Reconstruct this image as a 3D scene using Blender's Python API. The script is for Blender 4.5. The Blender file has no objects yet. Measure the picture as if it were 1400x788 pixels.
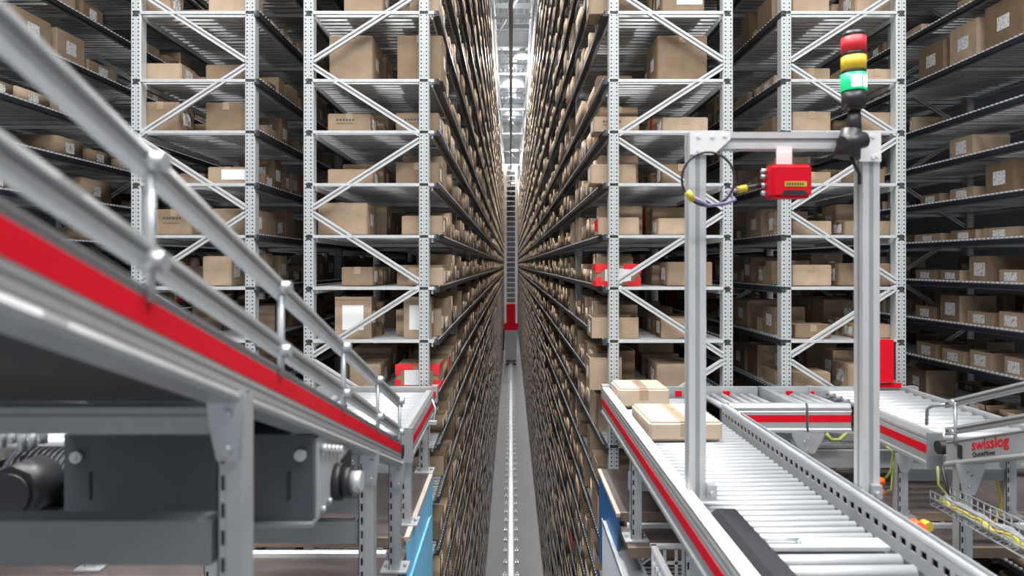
import bpy, bmesh, math, random
import numpy as np
from mathutils import Vector, Matrix
from mathutils.bvhtree import BVHTree
rnd = random.Random(11)
PI = math.pi
sc = bpy.context.scene
col = sc.collection

# ------------------------------------------------------------------ materials
def new_mat(name):
    m = bpy.data.materials.new(name); m.use_nodes = True
    nt = m.node_tree; b = nt.nodes['Principled BSDF']
    return m, nt, b

def metal(name, c, rough=.4, met=.6, var=.08, scale=6, spec=.5):
    m, nt, b = new_mat(name)
    b.inputs['Metallic'].default_value = met
    b.inputs['Specular IOR Level'].default_value = spec
    tc = nt.nodes.new('ShaderNodeTexCoord'); n = nt.nodes.new('ShaderNodeTexNoise')
    n.inputs['Scale'].default_value = scale; n.inputs['Detail'].default_value = 3
    nt.links.new(tc.outputs['Object'], n.inputs['Vector'])
    r = nt.nodes.new('ShaderNodeValToRGB')
    r.color_ramp.elements[0].position = .3; r.color_ramp.elements[1].position = .7
    r.color_ramp.elements[0].color = (*[max(0, x*(1-var)) for x in c], 1)
    r.color_ramp.elements[1].color = (*[min(1, x*(1+var)) for x in c], 1)
    nt.links.new(n.outputs['Fac'], r.inputs['Fac'])
    nt.links.new(r.outputs['Color'], b.inputs['Base Color'])
    mr = nt.nodes.new('ShaderNodeMapRange')
    mr.inputs['To Min'].default_value = max(.05, rough-.08); mr.inputs['To Max'].default_value = rough+.1
    nt.links.new(n.outputs['Fac'], mr.inputs['Value']); nt.links.new(mr.outputs['Result'], b.inputs['Roughness'])
    return m

def mth(nt, op, a, b=None, c=None):
    n = nt.nodes.new('ShaderNodeMath'); n.operation = op
    for i, v in enumerate((a, b, c)):
        if v is None: continue
        if isinstance(v, (int, float)): n.inputs[i].default_value = v
        else: nt.links.new(v, n.inputs[i])
    return n.outputs[0]

def post_mat():
    m, nt, b = new_mat('perforated_galvanised')
    b.inputs['Metallic'].default_value = .25; b.inputs['Roughness'].default_value = .45
    tc = nt.nodes.new('ShaderNodeTexCoord'); s = nt.nodes.new('ShaderNodeSeparateXYZ')
    nt.links.new(tc.outputs['Object'], s.inputs[0])
    ax = mth(nt, 'SUBTRACT', mth(nt, 'ABSOLUTE', s.outputs['X']), .018)
    pz = mth(nt, 'PINGPONG', s.outputs['Z'], .01375)
    d = mth(nt, 'SQRT', mth(nt, 'ADD', mth(nt, 'MULTIPLY', ax, ax), mth(nt, 'MULTIPLY', pz, pz)))
    hole = mth(nt, 'LESS_THAN', d, .0058)
    mid = mth(nt, 'LESS_THAN', mth(nt, 'ABSOLUTE', s.outputs['X']), .004)
    mix = nt.nodes.new('ShaderNodeMix'); mix.data_type = 'RGBA'
    nt.links.new(mth(nt, 'MAXIMUM', hole, mth(nt, 'MULTIPLY', mid, .18)), mix.inputs['Factor'])
    mix.inputs['A'].default_value = (.50, .525, .53, 1); mix.inputs['B'].default_value = (.05, .055, .06, 1)
    nt.links.new(mix.outputs['Result'], b.inputs['Base Color'])
    return m

def card_mat(name, c0, c1, dirt=.12):
    m, nt, b = new_mat(name)
    b.inputs['Roughness'].default_value = .75; b.inputs['Specular IOR Level'].default_value = .25
    g = nt.nodes.new('ShaderNodeNewGeometry'); oi = nt.nodes.new('ShaderNodeObjectInfo')
    v = mth(nt, 'FRACT', mth(nt, 'ADD', g.outputs['Random Per Island'], oi.outputs['Random']))
    r = nt.nodes.new('ShaderNodeValToRGB')
    r.color_ramp.elements[0].color = (*c0, 1); r.color_ramp.elements[1].color = (*c1, 1)
    nt.links.new(v, r.inputs['Fac'])
    tc = nt.nodes.new('ShaderNodeTexCoord'); n = nt.nodes.new('ShaderNodeTexNoise')
    n.inputs['Scale'].default_value = 14; n.inputs['Detail'].default_value = 4
    nt.links.new(tc.outputs['Object'], n.inputs['Vector'])
    mr = nt.nodes.new('ShaderNodeMapRange'); mr.inputs['From Min'].default_value = .3; mr.inputs['From Max'].default_value = .7
    mr.inputs['To Min'].default_value = 1-dirt; mr.inputs['To Max'].default_value = 1+dirt*.6
    nt.links.new(n.outputs['Fac'], mr.inputs['Value'])
    mx = nt.nodes.new('ShaderNodeMix'); mx.data_type = 'RGBA'; mx.blend_type = 'MULTIPLY'; mx.inputs['Factor'].default_value = 1
    nt.links.new(r.outputs['Color'], mx.inputs['A']); nt.links.new(mr.outputs['Result'], mx.inputs['B'])
    nt.links.new(mx.outputs['Result'], b.inputs['Base Color'])
    return m

def label_mat():
    m, nt, b = new_mat('printed_label')
    b.inputs['Roughness'].default_value = .55
    tc = nt.nodes.new('ShaderNodeTexCoord')
    mp = nt.nodes.new('ShaderNodeMapping'); mp.inputs['Scale'].default_value = (90, 90, 45)
    nt.links.new(tc.outputs['Object'], mp.inputs['Vector'])
    n = nt.nodes.new('ShaderNodeTexNoise'); n.inputs['Scale'].default_value = 1.0; n.inputs['Detail'].default_value = 2
    nt.links.new(mp.outputs[0], n.inputs['Vector'])
    r = nt.nodes.new('ShaderNodeValToRGB')
    r.color_ramp.elements[0].position = .36; r.color_ramp.elements[1].position = .46
    r.color_ramp.elements[0].color = (.18, .18, .2, 1); r.color_ramp.elements[1].color = (.76, .76, .76, 1)
    nt.links.new(n.outputs['Fac'], r.inputs['Fac']); nt.links.new(r.outputs['Color'], b.inputs['Base Color'])
    return m

def emis(name, c, s, base=(.8, .8, .8)):
    m, nt, b = new_mat(name)
    b.inputs['Base Color'].default_value = (*base, 1)
    b.inputs['Emission Color'].default_value = (*c, 1); b.inputs['Emission Strength'].default_value = s
    return m

def corrugated():
    m, nt, b = new_mat('corrugated_deck')
    b.inputs['Roughness'].default_value = .5; b.inputs['Metallic'].default_value = .1
    b.inputs['Base Color'].default_value = (.66, .72, .76, 1)
    tc = nt.nodes.new('ShaderNodeTexCoord'); w = nt.nodes.new('ShaderNodeTexWave')
    w.bands_direction = 'X'; w.inputs['Scale'].default_value = 1.6
    nt.links.new(tc.outputs['Object'], w.inputs['Vector'])
    bp = nt.nodes.new('ShaderNodeBump'); bp.inputs['Distance'].default_value = .06; bp.inputs['Strength'].default_value = 1
    nt.links.new(w.outputs['Fac'], bp.inputs['Height']); nt.links.new(bp.outputs['Normal'], b.inputs['Normal'])
    return m

M = {
 'post': post_mat(),
 'galv': metal('galvanised_steel', (.52, .55, .57), .38, .65, .12, 9),
 'bar': metal('bright_galvanised', (.66, .68, .69), .35, .45, .08, 12),
 'brace': metal('pale_brace_steel', (.60, .61, .61), .42, .3, .05),
 'beam': metal('dark_track', (.035, .04, .05), .42, .3, .2),  # edge tracks, darker than the other rack steel
 'tooth': metal('track_teeth', (.60, .62, .64), .4, .2, .05),
 'alu': metal('anodised_aluminium', (.50, .515, .525), .36, .55, .04, 20),
 'alu_light': metal('bright_aluminium_profile', (.60, .615, .63), .4, .35, .03, 20),
 'groove': metal('profile_groove', (.33, .34, .35), .5, .3, .03),
 'alu_dark': metal('groove_shadow_strip', (.22, .225, .23), .5, .4, .04),
 'white': metal('white_powder_coat', (.78, .78, .79), .4, 0, .03),
 'roller': metal('zinc_roller', (.52, .54, .56), .32, .35, .01, 2),
 'dark': metal('charcoal_housing', (.085, .095, .11), .5, .1, .1),
 'black': metal('black_plastic', (.02, .02, .023), .4, 0, .2),
 'belly': metal('dark_belly_plate', (.018, .018, .022), .55, .1, .1),
 'grey': metal('grey_painted_steel', (.27, .285, .30), .5, .2, .06),
 'midgrey': metal('mid_grey_steel', (.42, .44, .45), .45, .3, .06),
 'red': metal('signal_red', (.62, .004, .018), .5, 0, .04, 6, .2),
 'redtape': metal('red_tape', (.75, .02, .03), .45, 0, .08),
 'blue': metal('blue_panel', (.02, .13, .36), .45, 0, .08),
 'skyblue': metal('light_blue_panel', (.20, .55, .80), .45, 0, .06),
 'rim': metal('pale_board_rim', (.45, .38, .32), .6, 0, .1),
 'wood': metal('plywood_edge', (.20, .145, .105), .7, 0, .2, 5),
 'ply': metal('scuffed_brown_deck', (.075, .060, .056), .6, 0, .22, 7),
 'concrete': metal('concrete_floor', (.125, .123, .125), .6, 0, .1, 2),
 'wall': metal('dim_wall_panel', (.18, .19, .21), .7, 0, .1, 1),
 'yellow': metal('yellow_plastic', (.55, .42, .03), .45, 0, .1),
 'orange': metal('orange_plastic', (.85, .14, .02), .45, 0, .1),
 'cable': metal('green_yellow_cable', (.26, .29, .07), .5, 0, .2),
 'purple': metal('violet_cable', (.20, .16, .30), .5, 0, .1),
 'label': label_mat(),
 'paper': metal('white_paper', (.78, .78, .78), .6, 0, .02),
 'print': metal('print_ink', (.05, .05, .06), .6, 0, .1),
 'card': card_mat('cardboard', (.19, .130, .080), (.43, .322, .228)),
 'cardlight': card_mat('pale_cardboard', (.49, .385, .29), (.53, .42, .32), .05),
 'card_shade': card_mat('cardboard_inside_shade', (.10, .065, .04), (.15, .10, .07)),  # shade inside open boxes, put into a darker cardboard colour
 'tape': metal('packing_tape', (.38, .28, .19), .25, 0, .06),
 'deckroof': corrugated(),
 'structw': metal('roof_steel', (.62, .64, .66), .5, .1, .04),
 'lred': emis('beacon_red', (1, .02, .02), .12, (.6, .02, .03)),
 'lyel': emis('beacon_yellow', (1, .6, .02), .08, (.65, .45, .03)),
 'lgrn': emis('beacon_green_lit', (.01, .85, .30), .75, (.01, .35, .14)),
 'lgrnw': emis('beacon_lamp_core', (.75, 1, .9), 6),
 'lamp': emis('lamp_glass', (1, .98, .95), 25),
 'oglow': emis('orange_indicator', (1, .12, .02), .6, (.8, .1, .02)),
}

# ------------------------------------------------------------------ mesh builder
class MB:
    def __init__(s): s.v = []; s.f = []; s.m = []; s.sm = []
    def box(s, x0, x1, y0, y1, z0, z1, mi=0, T=None):
        P = [(x0,y0,z0),(x1,y0,z0),(x1,y1,z0),(x0,y1,z0),(x0,y0,z1),(x1,y0,z1),(x1,y1,z1),(x0,y1,z1)]
        if T is not None: P = [tuple(T @ Vector(p)) for p in P]
        n = len(s.v); s.v += P
        for f in ((0,3,2,1),(4,5,6,7),(0,1,5,4),(1,2,6,5),(2,3,7,6),(3,0,4,7)):
            s.f.append(tuple(n+i for i in f)); s.m.append(mi); s.sm.append(False)
        return s
    def bar(s, a, b, w, h, mi=0, up=(0,0,1)):
        """box beam from a to b, w across, h along up"""
        a = Vector(a); b = Vector(b); d = (b-a); L = d.length; d.normalize()
        up = Vector(up); side = d.cross(up)
        if side.length < 1e-5: side = d.cross(Vector((1,0,0)))
        side.normalize(); up = side.cross(d).normalized()
        T = Matrix((( d.x, side.x, up.x, a.x),(d.y, side.y, up.y, a.y),(d.z, side.z, up.z, a.z),(0,0,0,1)))
        return s.box(0, L, -w/2, w/2, -h/2, h/2, mi, T)
    def cyl(s, a, b, r, n=12, mi=0, r2=None, caps=True):
        a = Vector(a); b = Vector(b); d = (b-a).normalized(); r2 = r if r2 is None else r2
        t = Vector((0,0,1)) if abs(d.z) < .9 else Vector((1,0,0))
        u = d.cross(t).normalized(); w = d.cross(u).normalized()
        k = len(s.v)
        for p, q in ((a, r), (b, r2)):
            for i in range(n):
                an = 2*PI*i/n; s.v.append(tuple(p + u*math.cos(an)*q + w*math.sin(an)*q))
        for i in range(n):
            j = (i+1) % n; s.f.append((k+i, k+j, k+n+j, k+n+i)); s.m.append(mi); s.sm.append(True)
        if caps:
            s.f.append(tuple(k+i for i in reversed(range(n)))); s.m.append(mi); s.sm.append(False)
            s.f.append(tuple(k+n+i for i in range(n))); s.m.append(mi); s.sm.append(False)
        return s
    def prism(s, prof, p0, p1, side, mi=0):
        """closed profile [(u, z)] swept from p0 to p1; u along 'side', z vertical"""
        p0 = Vector(p0); p1 = Vector(p1); side = Vector(side); k = len(s.v); n = len(prof)
        for p in (p0, p1):
            for (u, z) in prof: s.v.append(tuple(p + side*u + Vector((0,0,z))))
        for i in range(n):
            j = (i+1) % n; s.f.append((k+i, k+j, k+n+j, k+n+i)); s.m.append(mi); s.sm.append(False)
        s.f.append(tuple(k+i for i in reversed(range(n)))); s.m.append(mi); s.sm.append(False)
        s.f.append(tuple(k+n+i for i in range(n))); s.m.append(mi); s.sm.append(False)
        return s
    def poly(s, pts2, axis, c0, c1, mi=0):
        """polygon extruded along axis between c0 and c1"""
        k = len(s.v); n = len(pts2)
        for c in (c0, c1):
            for (a, b) in pts2:
                s.v.append({'x': (c,a,b), 'y': (a,c,b), 'z': (a,b,c)}[axis])
        for i in range(n):
            j = (i+1) % n; s.f.append((k+i, k+j, k+n+j, k+n+i)); s.m.append(mi); s.sm.append(False)
        s.f.append(tuple(k+i for i in reversed(range(n)))); s.m.append(mi); s.sm.append(False)
        s.f.append(tuple(k+n+i for i in range(n))); s.m.append(mi); s.sm.append(False)
        return s
    def tube(s, pts, r, n=8, mi=0):
        pts = [Vector(p) for p in pts]; k = len(s.v); N = len(pts)
        prev = None
        for i, p in enumerate(pts):
            d = (pts[min(i+1, N-1)] - pts[max(i-1, 0)]).normalized()
            if prev is None:
                t = Vector((0,0,1)) if abs(d.z) < .9 else Vector((1,0,0)); u = d.cross(t).normalized()
            else: u = (prev - d*prev.dot(d)).normalized()
            prev = u; w = d.cross(u)
            for j in range(n):
                an = 2*PI*j/n; s.v.append(tuple(p + u*math.cos(an)*r + w*math.sin(an)*r))
        for i in range(N-1):
            for j in range(n):
                q = (j+1) % n
                s.f.append((k+i*n+j, k+i*n+q, k+(i+1)*n+q, k+(i+1)*n+j)); s.m.append(mi); s.sm.append(True)
        s.f.append(tuple(k+j for j in reversed(range(n)))); s.m.append(mi); s.sm.append(False)
        s.f.append(tuple(k+(N-1)*n+j for j in range(n))); s.m.append(mi); s.sm.append(False)
        return s
    def slotted(s, org, du, dv, dn, W, L, t, pitch, sw, sl, mi=0, off=None):
        """plate W wide (dv) and L long (du), thickness t (dn) with a row of real slots sw wide, sl long"""
        o = Vector(org); du = Vector(du); dv = Vector(dv); dn = Vector(dn)
        T = Matrix(((du.x,dv.x,dn.x,o.x),(du.y,dv.y,dn.y,o.y),(du.z,dv.z,dn.z,o.z),(0,0,0,1)))
        a = (W-sw)/2 if off is None else off
        s.box(0, L, 0, a, 0, t, mi, T); s.box(0, L, a+sw, W, 0, t, mi, T)
        x = 0; g = pitch - sl
        while x < L:
            s.box(x, min(x+g, L), a, a+sw, 0, t, mi, T); x += pitch
        return s
    def mesh(s, name, mats):
        me = bpy.data.meshes.new(name); me.from_pydata(s.v, [], s.f)
        for m in (mats if isinstance(mats, (list, tuple)) else [mats]): me.materials.append(M[m] if isinstance(m, str) else m)
        me.polygons.foreach_set('material_index', s.m); me.polygons.foreach_set('use_smooth', s.sm)
        bm = bmesh.new(); bm.from_mesh(me); bmesh.ops.recalc_face_normals(bm, faces=bm.faces); bm.to_mesh(me); bm.free()
        me.update(); return me
    def build(s, name, mats, parent=None, loc=None):
        return link(name, s.mesh(name, mats), parent, loc)

def link(name, me, parent=None, loc=None):
    o = bpy.data.objects.new(name, me); col.objects.link(o)
    if parent is not None:
        o.parent = parent
        if loc is None and not parent.parent: o.location = -Vector(parent.location) if 'world' in parent else (0,0,0)
    if loc is not None: o.location = loc
    return o
def tag(o, label=None, cat=None, group=None, kind=None):
    if label: o['label'] = label
    if cat: o['category'] = cat
    if group: o['group'] = group
    if kind: o['kind'] = kind
    return o
def thing(name, label, cat, loc=(0,0,0), group=None):
    """Empty at a thing's base; parts are given in world coordinates and shifted back"""
    o = bpy.data.objects.new(name, None); col.objects.link(o); o.location = loc
    o.empty_display_size = .1
    tag(o, label, cat, group); WO[o.name] = Vector(loc); return o
WO = {}
def part(mb, name, mats, par, label=None):
    """mesh built in world coordinates, parented to thing (or to a part, whose origin is its thing's origin)"""
    me = mb.mesh(name, mats); root = par
    while root.parent: root = root.parent
    me.transform(Matrix.Translation(-WO[root.name])) if root.name in WO else me.transform(Matrix.Translation(-root.location))
    o = bpy.data.objects.new(name, me); col.objects.link(o); o.parent = par
    if label: o['label'] = label
    return o

# ------------------------------------------------------------------ camera
cam = bpy.data.cameras.new('camera'); co = bpy.data.objects.new('camera', cam); col.objects.link(co)
co.location = (0, 0, 0); co.rotation_euler = (PI/2, 0, 0)
cam.sensor_width = 36; cam.lens = 36*900/1400; cam.shift_y = -32/1400; cam.shift_x = 1.5/1400
cam.clip_start = .05; cam.clip_end = 300
cam.dof.use_dof = True; cam.dof.focus_distance = 5.5; cam.dof.aperture_fstop = 2.3
sc.camera = co
CX, CY, F = 698.5, 362.0, 900.0
def wx(px, d): return (px-CX)*d/F
def wz(py, d): return (CY-py)*d/F

# ------------------------------------------------------------------ racks
D = 4.5; LEN = 60.0; BAY = 2.285
ZL = [wz(y, 4.5) for y in (15, 108, 178.5, 250.5, 321.5, 392.5, 465, 537)]
UP = [ZL[0] + .465*k for k in range(9, 0, -1)]
DN = [ZL[-1] - .36*k for k in range(1, 15)]
LEV = UP + ZL + DN                                   # top to bottom
NAMED = {len(UP)+i: i for i in range(8)}
FLOOR = -6.1; TOPZ = 5.95
def lvl_phrase(i):
    k = i - len(UP)                                  # 7 = level with the conveyors
    o = 7-k
    W = ['zero','first','second','third','fourth','fifth','sixth','seventh','eighth','ninth','tenth','11th','12th','13th','14th','15th','16th']
    if o == 0: return 'shelf at conveyor height'
    return f'{W[abs(o)]} shelf {"above" if o > 0 else "below"} conveyors'

RACKS = [  # key, x tip left, x tip right, post left, post right, phase, name words, detail, y start
 ('AL', -1.40, -.49, -1.385, -.595, 0, 'left aisle rack', LEN, D),
 ('AR', .63, 1.50, .705, 1.485, 1, 'right aisle rack', LEN, D),
 ('BL', -2.585, -1.72, -2.565, -1.785, 1, 'left middle rack', 34, D),
 ('BR', 1.845, 2.69, 1.885, 2.67, 0, 'right middle rack', 34, D),
 ('CL', -4.75, -3.77, -4.66, -3.88, 0, 'left outer rack', 40, 3.3),
 ('CR', 3.85, 4.85, 3.96, 4.74, 1, 'right outer rack', 40, 3.3),
]
post_mb = MB()
pw = .035
post_mb.poly([(-pw,.035),(-pw,-.03),(-pw+.006,-.036),(pw-.006,-.036),(pw,-.03),(pw,.035),(pw-.012,.035),(pw-.012,-.02),(-pw+.012,-.02),(-pw+.012,.035)], 'z', FLOOR+.012, 7.2)
post_mb.box(-.06, .06, -.05, .06, FLOOR, FLOOR+.012)
POST = post_mb.mesh('upright_post', ['post'])
rack_desc = {
 'AL': 'tall galvanised shelf rack forming the left wall of the central crane aisle',
 'AR': 'tall galvanised shelf rack forming the right wall of the central crane aisle',
 'BL': 'tall galvanised shelf rack standing behind the left handrail, second rack left of the aisle',
 'BR': 'tall galvanised shelf rack behind the signal tower, second rack right of the aisle',
 'CL': 'dark shelf rack at the far left edge of the hall beyond the sloping handrail',
 'CR': 'dark shelf rack at the far right edge of the hall with labelled boxes',
}
for key, xt0, xt1, xp0, xp1, ph, rname, rlen, ys in RACKS:
    r = thing('storage_rack', rack_desc[key], 'rack', ((xt0+xt1)/2, ys, FLOOR), 'storage racks along the aisles')
    ox, oy, oz = r.location
    y1 = ys + rlen; w = xt1-xt0
    nb = int(rlen/BAY)+1
    for b in range(nb):
        y = D + .036 + b*BAY
        for x in (xp0, xp1):
            o = link('upright_post', POST, r); o.location = (x-ox, y-oy, -oz)
    # bracing
    def zig(y, sep):
        out = []; H = .5055
        z = .875 - 14*H; k = 0
        while z < 6.3:
            a_inner = (k % 2 == 0)              # even k: node at z belongs to side with .875 phase
            xa, xb = (xp1, xp0) if (a_inner == (ph == 0)) else (xp0, xp1)
            sg = 1 if xb > xa else -1
            a = (xa+sg*.03, y, z+.02); b_ = (xb-sg*.03, y, z+H-.02)
            mb = MB(); d = (Vector(b_)-Vector(a)).normalized(); up = Vector((0,1,0)).cross(d)
            for q in (-1, 1):
                mb.bar(Vector(a)+up*q*.013, Vector(b_)+up*q*.013, .022, .013, 0, up)
            mb.bar(Vector(a)+Vector((0,.008,0)), Vector(b_)+Vector((0,.008,0)), .008, .03, 0, up)
            out.append(mb); z += H; k += 1
        return out
    y0f = D + .012
    zz = zig(y0f, True)
    if ys == D:
        for mb in zz: part(mb, 'diagonal_brace', ['brace'], r)
    allmb = MB()
    for mb in zz:
        n = len(allmb.v); allmb.v += mb.v; allmb.f += [tuple(n+i for i in f) for f in mb.f]; allmb.m += mb.m; allmb.sm += mb.sm
    allmb.v = [(x, y-y0f, z) for x, y, z in allmb.v]
    me = allmb.mesh('frame_bracing', ['brace']); me.transform(Matrix.Translation((-ox, 0, -oz)))
    for b in range(0 if ys != D else 1, nb):
        o = link('frame_bracing', me, r); o.location = (0, D+.036 + b*BAY - oy, 0)
    # shelf meshes shared by all levels, local z = shelf top
    s1 = MB()
    s1.box(-w/2+.02, w/2-.02, .0, .02, -.020, .0)
    for sg in (-1, 1): s1.box(sg*(w/2-.05)-.006, sg*(w/2-.05)+.006, .02, rlen, -.05, -.018)
    for b in range(nb):
        yb = (.07 if ys == D else 1.27) + b*BAY
        if b: s1.box(-w/2+.044, w/2-.044, yb, yb+.03, -.06, -.03)
        s1.box(-w/2+.044, w/2-.044, yb+BAY/2, yb+BAY/2+.03, -.05, -.022)
    ME_bar = s1.mesh('shelf', ['bar'])
    s2 = MB(); y = .07; k = 0
    while y < rlen:
        if k % 8 == 0: s2.box(-w/2+.03, w/2-.03, y, y+.036, -.016, .0); y += .08
        elif k % 8 in (3, 5): s2.box(-w/2+.03, w/2-.03, y, y+.012, -.012, .0); y += .055
        else: s2.box(-w/2+.03, w/2-.03, y, y+.022, -.014, .0); y += .07
        k += 1
    ME_deck = s2.mesh('slatted_deck', ['bar'])
    def edge(sign, name):
        s3 = MB(); xe = sign*w/2
        th = .036 if key[0] == 'A' else .038
        tw_ = .036
        prof = [(0,-th),(0,-.004),(-.006,.003),(-tw_+.004,.003),(-tw_,-.006),(-tw_,-th)]
        prof = [(u*sign, z) for u, z in prof]
        s3.prism(prof, (xe, 0, 0), (xe, rlen, 0), (1,0,0), 0)
        y = .03
        while y < rlen:
            q, xo = (.010, .016) if key[0] == 'C' else (.003, .0032); s3.box(xe-sign*xo-q, xe-sign*xo+q, y, y+q*2, .003, .006+q, 1); y += .05 if y < 14 else .1
        return s3.mesh(name, ['beam', 'tooth'])
    EL, ER = edge(-1, 'edge_track'), edge(1, 'edge_track')
    for i, z in enumerate(LEV):
        s = link('shelf', ME_bar, r); s.location = (0, 0, z-oz)
        link('slatted_deck', ME_deck, s); link('edge_track', EL, s); link('edge_track', ER, s)

# ------------------------------------------------------------------ boxes
COLS = {'AL': [(-.83,-.497,'aisle-side'), (-1.28,-.93,'far-side')], 'AR': [(.638,.965,'aisle-side'), (1.03,1.38,'far-side')],
        'BL': [(-2.09,-1.79,'right-side'), (-2.53,-2.22,'left-side')], 'BR': [(1.915,2.21,'left-side'), (2.36,2.66,'right-side')],
        'CL': [(-4.12,-3.80,'aisle-side'), (-4.66,-4.34,'far-side')], 'CR': [(3.88,4.20,'aisle-side'), (4.42,4.74,'far-side')]}
FY = 4.575
# boxes seen face-on at the rack ends: rack, column, level index in ZL, px x0, x1, px y top, y depth, extras
HAND = [
 ('AL',1,0,470,524,-34,.24,{}), ('AL',0,0,560,600,-30,.2,{}),
 ('AL',1,1,450,509,49,.34,{}), ('AL',0,1,543,605,49,.26,{}),
 ('AL',1,2,448,507,156,.22,{'word':1}), ('AL',0,2,541,600,155,.2,{'word':1}),
 ('AL',1,3,448,510,232,.22,{}), ('AL',0,3,541,600,223,.24,{}),
 ('AL',1,4,434,502,278,.32,{}), ('AL',0,4,549,605,296,.2,{}),
 ('AL',1,5,467,510,366,.2,{}), ('AL',0,5,558,606,367,.16,{}),
 ('AL',1,6,458,508,407,.16,{'open':1,'sheet':1}), ('AL',0,6,552,590,407,.12,{'open':1,'sheet':1}),
 ('AL',1,7,478,520,500,.4,{'open':0}), ('AL',0,7,541,600,500,.3,{'red':1,'sheet':1}),
 ('BL',0,0,285,338,-24,.3,{}), ('BL',1,0,200,232,-20,.2,{}),
 ('BL',1,1,195,248,87,.22,{}), ('BL',0,1,281,337,89,.2,{}),
 ('BL',1,2,193,245,140,.22,{}), ('BL',0,2,281,337,141,.22,{}),
 ('BL',0,3,284,338,229,.2,{'sheet':2}), ('BL',1,4,213,262,287,.22,{'word':1}), ('BL',0,4,290,345,286,.24,{}),
 ('BL',0,5,277,316,351,.2,{}),
 ('AR',1,0,905,963,-34,.24,{'sheet':2}), ('AR',0,0,806,850,-28,.2,{}),
 ('AR',1,1,899,967,49,.36,{}),
 ('AR',0,2,812,874,160,.2,{'word':1}), ('AR',1,2,906,968,161,.2,{}),
 ('AR',0,3,808,870,225,.2,{}), ('AR',1,3,905,958,225,.2,{}),
 ('AR',0,4,818,874,298,.2,{'redband':1}), ('AR',1,4,900,946,299,.22,{}),
 ('AR',0,5,815,876,362,.22,{'red':1,'sheet':1}), ('AR',1,5,912,974,359,.24,{}),
 ('AR',0,6,809,873,435,.26,{'open':1}), ('AR',1,6,904,966,436,.2,{'open':1}),
 ('AR',0,7,806,850,490,.22,{'open':1}), ('AR',1,7,898,945,500,.3,{}),
 ('BR',0,0,1083,1134,-30,.24,{}), ('BR',1,0,1170,1222,-24,.24,{}),
 ('BR',0,1,1083,1135,94,.2,{}), ('BR',1,1,1178,1222,95,.2,{}),
 ('BR',0,2,1083,1136,153,.22,{}), ('BR',1,2,1176,1223,154,.22,{}),
 ('BR',0,3,1083,1136,236,.2,{}), ('BR',1,3,1155,1210,232,.2,{}),
 ('BR',0,4,1083,1137,303,.2,{}), ('BR',1,4,1155,1222,303,.2,{}),
 ('BR',0,5,1083,1137,363,.22,{}), ('BR',1,5,1147,1222,361,.22,{}),
 ('BR',0,6,1087,1137,445,.2,{}), ('BR',1,6,1170,1222,445,.2,{}),
 ('BR',0,7,1083,1136,510,.2,{}), ('BR',1,7,1160,1215,500,.24,{}),
]
boxes = []   # dict: x0,x1,y0,y1,z0,h, rack, ci, li, side(+1 label faces +x), flags
CH = [('CR',0,1256,1290,.30),('CR',0,1298,1336,.33),('CR',0,1346,1399,.36),('CR',1,1243,1247,.16),
 ('CR',2,1298,1330,.18),('CR',3,1347,1386,.26),('CR',3,1258,1285,.09),('CR',3,1298,1331,.10),
 ('CR',4,1250,1286,.08),('CR',4,1300,1334,.09),('CR',4,1344,1388,.09),
 ('CR',5,1252,1277,.10),('CR',5,1286,1312,.10),('CR',5,1325,1354,.22),('CR',5,1366,1398,.11),
 ('CR',6,1252,1276,.12),('CR',6,1286,1312,.24),('CR',6,1322,1355,.12),('CR',6,1366,1398,.14),
 ('CR',7,1253,1279,.14),('CR',7,1288,1317,.12),('CR',7,1326,1354,.15),('CR',7,1373,1399,.15),
 ('CL',0,78,116,.26),('CL',0,20,70,.26),('CL',0,121,160,.12),('CL',1,22,68,.11),('CL',1,76,100,.14),('CL',1,-20,18,.1),
 ('CL',2,77,113,.17),('CL',2,121,152,.13),('CL',2,157,176,.10),('CL',3,22,62,.13),('CL',3,112,152,.22),('CL',3,-20,12,.12),
 ('CL',4,20,44,.1),('CL',4,120,146,.13),('CL',5,100,140,.12)]
for rk, k, p0, p1, h in CH:
    xf = 3.89 if rk == 'CR' else -3.81
    ya, yb = sorted((xf*F/(p0-CX), xf*F/(p1-CX)))
    x0, x1 = (xf, xf+.32) if rk == 'CR' else (xf-.32, xf)
    boxes.append(dict(x0=x0, x1=x1, y0=ya, y1=yb, z0=ZL[k], h=h, rk=rk, ci=0, li=len(UP)+k, hand=False, lab=1, biglab=1, open=1 if k > 3 else 0))
hand_end = {}
FR = [D + BAY*i for i in range(30)]
def clear_frame(y, dy):
    for f in FR:
        if y < f+.085 and y+dy > f-.01: return f+.09
    return y
for rk, ci, k, p0, p1, pt, dy, fl in HAND:
    li = len(UP)+k; z0 = LEV[li]
    y0 = FY
    b = dict(x0=wx(p0, FY), x1=wx(p1, FY), y0=y0, y1=y0+dy, z0=z0, h=max(.06, wz(pt, FY)-z0), rk=rk, ci=ci, li=li, hand=True, **fl)
    boxes.append(b); hand_end[(rk, ci, li)] = y0+dy
def k_named(li): return len(UP) <= li < len(UP)+8
rname = {r[0]: r[6] for r in RACKS}
rlenm = {r[0]: (r[7], r[8]) for r in RACKS}
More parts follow.
